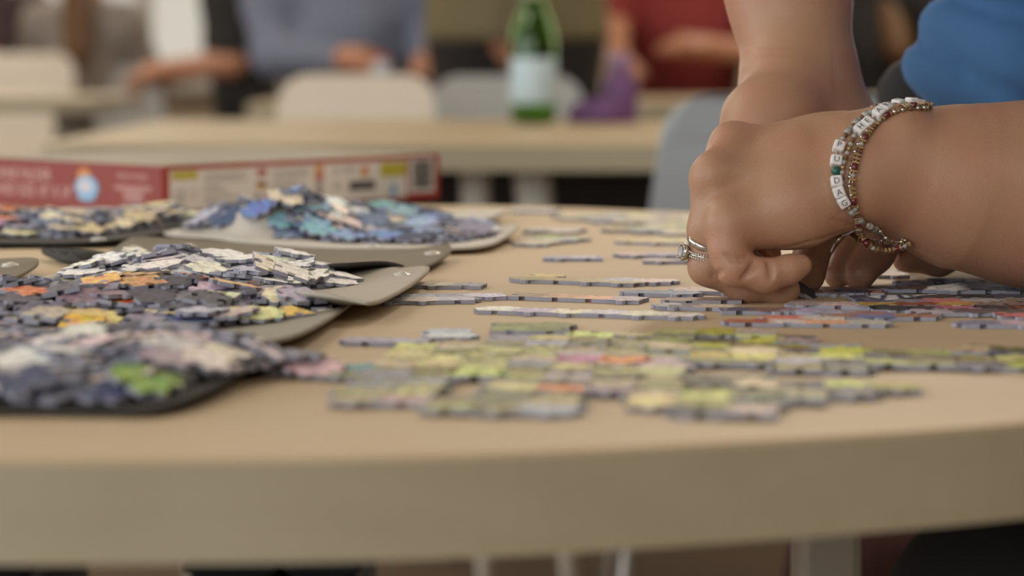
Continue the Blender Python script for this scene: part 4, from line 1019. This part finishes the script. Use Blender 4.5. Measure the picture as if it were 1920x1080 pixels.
strand('clear bead bracelet with white letter cubes over the top of the wrist', 'letter_bracelet',
    [(1745, 197), (1722, 193, 1.262), (1690, 194, 1.256), (1655, 207), (1625, 232), (1604, 250), (1592, 275), (1580, 310), (1578, 345), (1586, 380), (1606, 408), (1640, 432), (1668, 452), (1720, 462, 1.262)], .0022, M_cord,
    [('tiny', M_brown), ('tiny', M_clear), ('tiny', M_gold), ('tiny', M_clear)], letters=[(1609, 242, 'H'), (1626, 225, 'E'), (1643, 212, 'A'), (1661, 202, 'R'), (1680, 195, 'T'), (1706, 192, 'B'), (1722, 193, 'E')], lrot=-PI/2)
strand('bead bracelet with white letter cubes and one green bead facing the camera at the wrist', 'letter_bracelet',
    [(1700, 200, 1.262), (1660, 200), (1620, 216), (1592, 242), (1574, 270), (1567, 300), (1567, 335), (1573, 362), (1588, 388), (1612, 412), (1640, 430), (1665, 450), (1690, 462, 1.262)], .0020, M_cord,
    [('tiny', M_clear), ('tube', M_clear), ('tiny', M_brown)], letters=[(1569, 276, 'P'), (1567, 299, 'U'), (1568, 318, '*'), (1568, 336, 'D'), (1574, 358, 'A'), (1586, 378, 'G')], lrot=PI)
strand('gold and dark red bead bracelet hanging below the wrist', 'beaded_bracelet',
    [(1738, 198), (1705, 198), (1668, 211), (1636, 236), (1615, 268), (1603, 305), (1597, 345), (1600, 382), (1607, 408), (1612, 436, 1.243), (1626, 458, 1.242), (1650, 470, 1.243), (1676, 468, 1.245), (1700, 455, 1.250)], .0022, M_gold,
    [('bar', M_gold), ('bar', M_gold), ('tube', M_rub), ('bar', M_gold), ('tiny', M_clear), ('bar', M_gold), ('bar', M_brown), ('bar', M_gold)], step=.0021)
strand('thin silver chain bracelet crossing under the forearm', 'chain_bracelet',
    [(1735, 203), (1690, 206), (1650, 222), (1616, 256), (1598, 300), (1592, 350), (1604, 385), (1625, 400, 1.244), (1640, 418, 1.242), (1655, 440, 1.242), (1670, 452, 1.244), (1695, 450, 1.25)], .0016, M_silver,
    [('tiny', M_silver), None, ('tiny', M_silver), None, ('tiny', M_silver), None, ('tiny', M_silver), None, ('tiny', M_brown), None], cord_r=.0004, step=.0022)
p0 = [W(x, y, yy) for x, y, yy in ((1611, 424, 1.2425), (1595, 436, 1.243), (1578, 443, 1.245), (1566, 455, 1.246), (1558, 472, 1.248))]
tl = empty('loose_bracelet_tail', p0[0], label='thin pale cord with silver tube dangling from the wrist bracelets', cat='cord')
obj('cord', tube([p-p0[0] for p in spline([tuple(q) for q in p0], 6) and [Vector(q) for q in spline([tuple(q) for q in p0], 6)]], .0005, 8), M_clear, tl, True)
obj('silver_tube', tube([p0[2]-p0[0], p0[3]-p0[0]], .0010, 10), M_silver, tl, True)
# ------------------------------------------------------------------ people in the background
def human(name_label, x, y, face, seated, shirt, pants, hair, hands, hip=None, lean=0.0, build=1.0, long_hair=False, sleeve='short', hem=None, elbows=None, ponytail=None, head_drop=0):
    """face: unit direction the person looks (radians); hands: two world points (right, left)"""
    f3 = np.array([math.cos(face), math.sin(face), 0.]); s3 = np.array([math.sin(face), -math.cos(face), 0.])   # s3: the person's right
    up = np.array([0, 0, 1.]); hz = hip or (.52 if seated else .93)
    H_ = np.array([x, y, hz]); tl_ = .50
    d_ = up*math.cos(lean)+f3*math.sin(lean)
    chest = H_+d_*.34; ncks = H_+d_*tl_; nk = ncks+d_*.09; hd_ = nk+(up*.10+f3*.03)-up*head_drop*.5+f3*head_drop*.6
    sr, sl_ = ncks+s3*.175*build-d_*.03, ncks-s3*.175*build-d_*.03
    r = empty('person', (x, y, 0), label=name_label, cat='person'); org = Vector((x, y, 0))
    T_ = lambda a: tuple(float(v) for v in a)
    arms = []
    for k, (sh, hn) in enumerate(((sr, hands[0]), (sl_, hands[1]))):
        hn = np.array(hn, float); side = s3 if k == 0 else -s3
        if elbows and elbows[k] is not None: el = np.array(elbows[k], float)
        else:
            v = hn-sh; L = min(np.linalg.norm(v), .52); hn = sh+v/np.linalg.norm(v)*L; mid = (sh+hn)/2; b = math.sqrt(max(.272**2-(L/2)**2, .0004)); dv = v/np.linalg.norm(v)
            o = -up*.8+side*.45-f3*.25; o = o-dv*(o@dv); o /= np.linalg.norm(o); el = mid+o*b
        arms.append((sh, el, hn))
    if seated: legs = [(H_+s*.09, H_+s*.11+f3*.42+up*.0, H_+s*.12+f3*.42-up*.44) for s in (s3, -s3)]
    else: legs = [(H_+s*.09-up*.02, H_+s*.10-up*.45+f3*.02, H_+s*.10-up*.86) for s in (s3, -s3)]
    allp = [H_, chest, hd_+up*.15, hd_-f3*.14]+[q for a in arms for q in a]+[q for l in legs for q in l]
    lo = np.min(allp, 0)-.17; hi = np.max(allp, 0)+.17; lo[2] = 0
    h = .0125
    ax = tuple(np.arange(lo[i], hi[i], h) for i in range(3))
    bf = Field(ax)
    add_group(bf, [(T_(H_), T_(chest), .13*build, .125*build), (T_(chest), T_(ncks), .125*build, .08), (T_(sr), T_(sl_), .052, .052), (T_(ncks), T_(nk), .055, .052), (T_(nk), T_(hd_), .052, .06)], .04, .01, pad=.06)
    add_group(bf, [(T_(hd_+up*.02-f3*.015), T_(hd_+up*.045-f3*.02), .085, .085), (T_(hd_-up*.03+f3*.03), T_(hd_-up*.055+f3*.035), .06, .045), (T_(hd_+f3*.085-up*.0), T_(hd_+f3*.10-up*.02), .010, .015), (T_(hd_+s3*.085), T_(hd_+s3*.085+up*.02), .014, .016), (T_(hd_-s3*.085), T_(hd_-s3*.085+up*.02), .014, .016)], .02, .02, pad=.05)
    for sh, el, hn in arms:
        add_group(bf, [(T_(sh), T_(el), .05, .040), (T_(el), T_(hn), .040, .027)], .02, .03, pad=.05)
        dv = (hn-el)/np.linalg.norm(hn-el); lat = np.cross(dv, up); lat /= max(np.linalg.norm(lat), 1e-6)
        add_group(bf, [(T_(hn), T_(hn+dv*.07), .027, .032)], .02, .02, pad=.04)
        for q in range(4):
            o = lat*(q-1.5)*.021; L = (.07, .085, .08, .06)[q]
            add_group(bf, [(T_(hn+dv*.075+o), T_(hn+dv*(.075+L*.6)+o-up*.008), .0115, .0105), (T_(hn+dv*(.075+L*.6)+o-up*.008), T_(hn+dv*(.075+L*.8)+o-up*.028), .0105, .0095)], .01, .006, pad=.03)
        add_group(bf, [(T_(hn+dv*.02-lat*.03), T_(hn+dv*.075-lat*.06-up*.01), .014, .012)], .01, .01, pad=.03)
    for hp_, kn, ft_ in legs: add_group(bf, [(T_(hp_), T_(kn), .08, .055), (T_(kn), T_(ft_), .055, .038)], .03, .03, pad=.05)
    me = surface(bf, 'body'); me.transform(Matrix.Translation(-org)); link('body', me, M_skin2, r)
    sf = Field(ax); k = 1.0
    hemp = H_ if hem is None else H_+d_*hem
    add_group(sf, [(T_(hemp), T_(chest), .155*build, .15*build), (T_(chest), T_(ncks-d_*.02), .15*build, .095), (T_(sr), T_(sl_), .072, .072)], .04, .01, pad=.06)
    if hem is not None: add_group(sf, [(T_(hemp+s3*.085), T_(chest+s3*.05), .118*build, .12*build), (T_(hemp-s3*.085), T_(chest-s3*.05), .118*build, .13*build)], .04, .03, pad=.06)
    for sh, el, hn in arms:
        e2 = el if sleeve == 'long' else sh+(el-sh)*.75
        add_group(sf, [(T_(sh), T_(e2), .068, .056)], .02, .03, pad=.05)
        if sleeve == 'long': add_group(sf, [(T_(el), T_(el+(hn-el)*.85), .054, .040)], .02, .02, pad=.05)
    if hem is not None:
        sf.D = np.maximum(sf.D, (hemp[2]-sf.ax[2]).astype(np.float32)[None, None, :])
    me = surface(sf, 'shirt'); me.transform(Matrix.Translation(-org)); link('shirt', me, shirt, r)
    pf = Field(ax)
    for hp_, kn, ft_ in legs: add_group(pf, [(T_(H_+up*.04), T_(hp_-up*.02), .135*build, .10*build), (T_(hp_), T_(kn), .105*build, .072), (T_(kn), T_(ft_), .072, .055)], .03, .03, pad=.05)
    me = surface(pf, 'trousers'); me.transform(Matrix.Translation(-org)); link('trousers', me, pants, r)
    hf = Field(ax); G_ = [(T_(hd_+up*.05-f3*.03), T_(hd_+up*.03-f3*.05), .098, .092)]
    if long_hair: G_ += [(T_(hd_-f3*.07), T_(hd_-f3*.12-up*.30), .075, .055)]
    if ponytail is not None: G_ += [(T_(hd_-f3*.10), T_(np.array(ponytail)), .05, .045)]
    add_group(hf, G_, .03, .01, pad=.05)
    cut(hf, T_(hd_+f3*.07-up*.03), T_(hd_+f3*.10+up*.03), .085, .07, .01)
    me = surface(hf, 'hair'); me.transform(Matrix.Translation(-org)); link('hair', me, hair, r)
    for hp_, kn, ft_ in legs:
        cxs = np.array([ft_[0], ft_[1], 0])+f3*.07
        bm = bmesh.new(); add_box(bm, (cxs[0]-x, cxs[1]-y, .05), (.26, .095, .09), Euler((0, 0, face)).to_matrix(), .03); obj('shoe', bm, M_shoe, r, True)
    return r
M_skin2 = mat('skin_far', srgb(196, 138, 108), .55, var=.05, vscale=12)
def cloth(n, *c): return mat(n, srgb(*c), .9, var=.12, vscale=9, bump=.3, bscale=500)
S_lg, S_bg, S_ol, S_red, S_bk, S_mr = cloth('light_grey_knit', 158, 148, 140), cloth('blue_grey_shirt', 124, 130, 150), cloth('olive_cloth', 122, 112, 84), cloth('red_shirt', 136, 48, 46), cloth('black_shirt', 44, 42, 40), cloth('plum_shirt', 72, 56, 58)
T_dk, T_gr = cloth('black_cloth', 44, 40, 38), cloth('grey_denim', 90, 92, 96)
HR_b, HR_d = mat('brown_long_hair', srgb(112, 78, 46), .5, var=.2, vscale=40), mat('dark_hair', srgb(60, 44, 34), .5, var=.2, vscale=40)
XA = SX(156, 8.25)
human('person in light grey top with long brown hair, seen from behind', XA, 8.25, PI/2-.1, True, S_lg, T_gr, HR_b, [(XA+.14, 8.62,   .80), (XA-.12, 8.66, .78)], build=.74, ponytail=(SX(146, 8.1), 8.08, .865-12/590.), sleeve='long', hip=.46)
human('person in a plum-dark shirt cut by the left picture border', SX(-34, 9.2), 9.2, -PI/2, True, S_mr, T_gr, HR_d, [(SX(-90, 8.9), 8.9, .80), (SX(10, 8.9), 8.9, .80)], build=1.05, sleeve='long')
XB = SX(478, 7.1)
human('person in a black shirt beside the bright window reaching left with bare forearms', XB, 7.1, PI, True, S_bk, T_dk, HR_d, [(SX(330, 7.15), 7.25, .79), (SX(325, 6.9), 6.95, .80)], lean=.12, head_drop=.10, elbows=[(XB-.06, 7.26, .83), (XB-.05, 6.94, .82)], build=.62)
XC = SX(672, 6.62)
human('broad person in a blue-grey shirt working over the far table', XC, 6.62, -PI/2, True, S_bg, T_gr, HR_d, [(SX(648, 5.95), 6.1, .835), (SX(800, 5.95), 6.1, .83)], lean=.28, build=1.22, sleeve='long', elbows=[(XC-.20, 6.42, .84), (XC+.20, 6.42, .85)])
XD = SX(968, 5.95)
human('standing person in an olive top and black trousers behind the green bottle', XD, 5.95, PI/2, False, S_ol, T_dk, HR_d, [(XD+.14, 6.25, 1.12), (XD-.14, 6.25, 1.12)], build=1.12, hem=-.055, sleeve='long')
XE = SX(1262, 6.85)
human('person in a red T-shirt with bare arms behind the far right table', XE, 6.85, -PI/2+.1, True, S_red, T_dk, HR_d, [(SX(1162, 6.4), 6.45, .83), (SX(1320, 6.4), 6.42, .86)], lean=.12, build=1.12, elbows=[(SX(1150, 6.6), 6.62, .90), (SX(1440, 6.6), 6.55, .84)])
XG = SX(1628, 7.3)
human('person in black with long brown hair beside the blue shirt', XG, 7.3, -PI/2-.5, True, S_bk, T_dk, HR_b, [(XG-.2, 6.9, .78), (XG+.15, 6.9, .78)], lean=.1, build=.95, sleeve='long', ponytail=(SX(1682, 7.15), 7.12, .865-10/670.))

# ------------------------------------------------------------------ things on the far tables
def green_glass():
    m = glass('green_glass', srgb(150, 200, 116), .02); return m
M_gg = green_glass(); M_wl = mat('pale_blue_label', srgb(190, 212, 222), .4, var=.04, vscale=30); M_cap = mat('silver_foil', srgb(206, 204, 200), .35, .3)
Yb = 4.08
br = empty('glass_bottle', (SX(1000, Yb), Yb, TZ), label='green glass bottle with a pale blue label on the second table', cat='bottle')
prof = [(0, .001), (.030, .001), (.0355, .006), (.0362, .02), (.0362, .125), (.034, .145), (.026, .168), (.0175, .190), (.0145, .215), (.0138, .238), (.0152, .240), (.0152, .252), (.0125, .254), (0, .254)]
inner = [(0, .006), (.031, .007), (.0335, .02), (.0335, .125), (.031, .143), (.023, .166), (.0145, .19), (.0115, .215), (.0110, .252), (0, .2535)]
obj('glass_body', lathe(prof[:-2]+[(.0115, .253), (.0115, .215), (.0147, .189), (.0235, .166), (.0315, .142), (.0338, .125), (.0338, .02), (.031, .007), (0, .006)], 40), M_gg, br, True)
obj('label', lathe([(.0364, .034), (.0369, .035), (.0369, .104), (.0364, .105)], 40), M_wl, br, True)
obj('neck_label', lathe([(.0156, .200), (.0168, .200), (.0148, .232), (.0142, .232)], 32), M_cap, br, True)
obj('cap', lathe([(0, .268), (.0145, .267), (.0160, .264), (.0160, .251), (.0154, .250)], 32), M_cap, br, True)
M_water = glass('drink', srgb(225, 235, 215), 0)
M_pur, M_purl = mat('purple_plastic', srgb(112, 76, 126), .5, var=.06), mat('lilac_plastic', srgb(150, 120, 160), .4)
Yp = 4.15; s_ = F/Yp
pb = empty('drinking_bottle', (SX(1163, Yp), Yp, TZ), label='tall purple drinking bottle with a lilac cap on the second table', cat='bottle')
obj('bottle_body', lathe([(0, 0), (.026, .0), (.029, .004), (.029, .055), (.026, .070), (.019, .080), (.019, .084), (0, .084)], 32), M_pur, pb, True)
obj('cap', lathe([(0, .112), (.012, .112), (.0165, .108), (.019, .084), (0, .083)], 32), M_purl, pb, True)
pp = empty('fabric_pouch', (SX(1112, Yp), Yp-.02, TZ), label='low rounded purple pouch lying left of the tall purple bottle', cat='pouch')
fq = Field((np.arange(-.07, .07, .004), np.arange(-.05, .05, .004), np.arange(-.01, .06, .004)))
add_group(fq, [((-.025, 0, .012), (.025, 0, .016), .018, .022), ((0, 0, .02), (.01, 0, .018), .02, .018)], .02, .01, pad=.03); fq.D = np.maximum(fq.D, (.0005-fq.ax[2]).astype(np.float32)[None, None, :])
link('pouch_body', surface(fq, 'pouch_body'), M_pur, pp); obj('zip', tube([(-.035, -.004, .029), (0, -.004, .0415), (.03, -.004, .0395)], .0015, 8), M_purl, pp, True)
Yc_ = 5.75
cb = empty('small_bottle', (SX(716, Yc_), Yc_, TZ), label='small white and blue bottle with a red cap between the far hands', cat='bottle')
obj('bottle_body', lathe([(0, 0), (.019, 0), (.021, .004), (.021, .082), (.013, .092), (0, .092)], 24), mat('white_plastic', srgb(200, 206, 214), .4), cb, True)
obj('blue_band', lathe([(.0212, .035), (.0216, .036), (.0216, .065), (.0212, .066)], 24), mat('blue_band_print', srgb(90, 140, 190), .4), cb, True)
obj('cap', lathe([(0, .108), (.011, .108), (.0125, .106), (.0125, .091), (0, .090)], 24), M_rdp, cb, True)
# things under the tables
M_bag, M_mar = mat('black_nylon', srgb(46, 48, 54), .6, var=.1, vscale=20), mat('maroon_canvas', srgb(82, 50, 44), .9, var=.15, vscale=20)
def crate(px0, px1, Y, h, label):
    x0, x1 = SX(px0, Y), SX(px1, Y); r = empty('storage_box', ((x0+x1)/2, Y, 0), label=label, cat='box'); wd = x1-x0
    obj('box_body', box((0, .12, h/2), (wd-.004, .24, h), bev=.008), M_bag, r); obj('lid', box((0, .12, h+.006), (wd, .25, .012), bev=.004), M_bag, r)
    obj('handle', tube([(-wd*.2, -.004, h*.75), (-wd*.2, -.016, h*.75), (wd*.2, -.016, h*.75), (wd*.2, -.004, h*.75)], .004, 8), M_leg, r, True)
crate(332, 512, 1.75, .50, 'left of two black storage boxes under the puzzle table')
crate(524, 672, 1.75, .50, 'right of two black storage boxes under the puzzle table')
crate(-90, 48, 1.75, .50, 'black storage box under the left end of the puzzle table')
bgp = empty('backpack', (SX(1720, 2.0), 2.05, 0), label='maroon backpack under the puzzle table behind the black-clad thigh', cat='bag')
fq = Field((np.arange(-.16, .16, .008), np.arange(-.12, .12, .008), np.arange(-.01, .56, .008)))
add_group(fq, [((-.04, 0, .08), (-.03, 0, .44), .075, .065), ((.04, 0, .08), (.03, 0, .44), .075, .065)], .05, .01, pad=.06); fq.D = np.maximum(fq.D, (.002-fq.ax[2]).astype(np.float32)[None, None, :])
link('bag_body', surface(fq, 'bag_body'), M_mar, bgp); obj('front_pocket', box((0, -.075, .18), (.13, .05, .18), bev=.02), M_mar, bgp, True); obj('strap', tube([(-.03, 0, .50), (0, 0, .54), (.03, 0, .50)], .007, 8), M_mar, bgp, True)
# an added dark cabinet stands for the shade seen between the tables
M_cab = mat('cabinet_shade', srgb(52, 46, 42), .7, var=.08)
cbn = empty('shade_cabinet', (.60, 5.16, 0), label='added low dark cabinet standing for the shade behind the legs of the second table', cat='cabinet')
obj('cabinet_body', box((0, .16, .33), (1.5, .30, .64), bev=.006), M_cab, cbn)
for k in range(3): dr = obj('door', box((-.5+.5*k, 0, .33), (.485, .02, .60), bev=.004), M_cab, cbn); obj('knob', lathe([(0, 0), (.01, 0), (.01, .02), (0, .02)], 12, (-.32+.5*k, -.02, .5)), M_leg, dr, True)
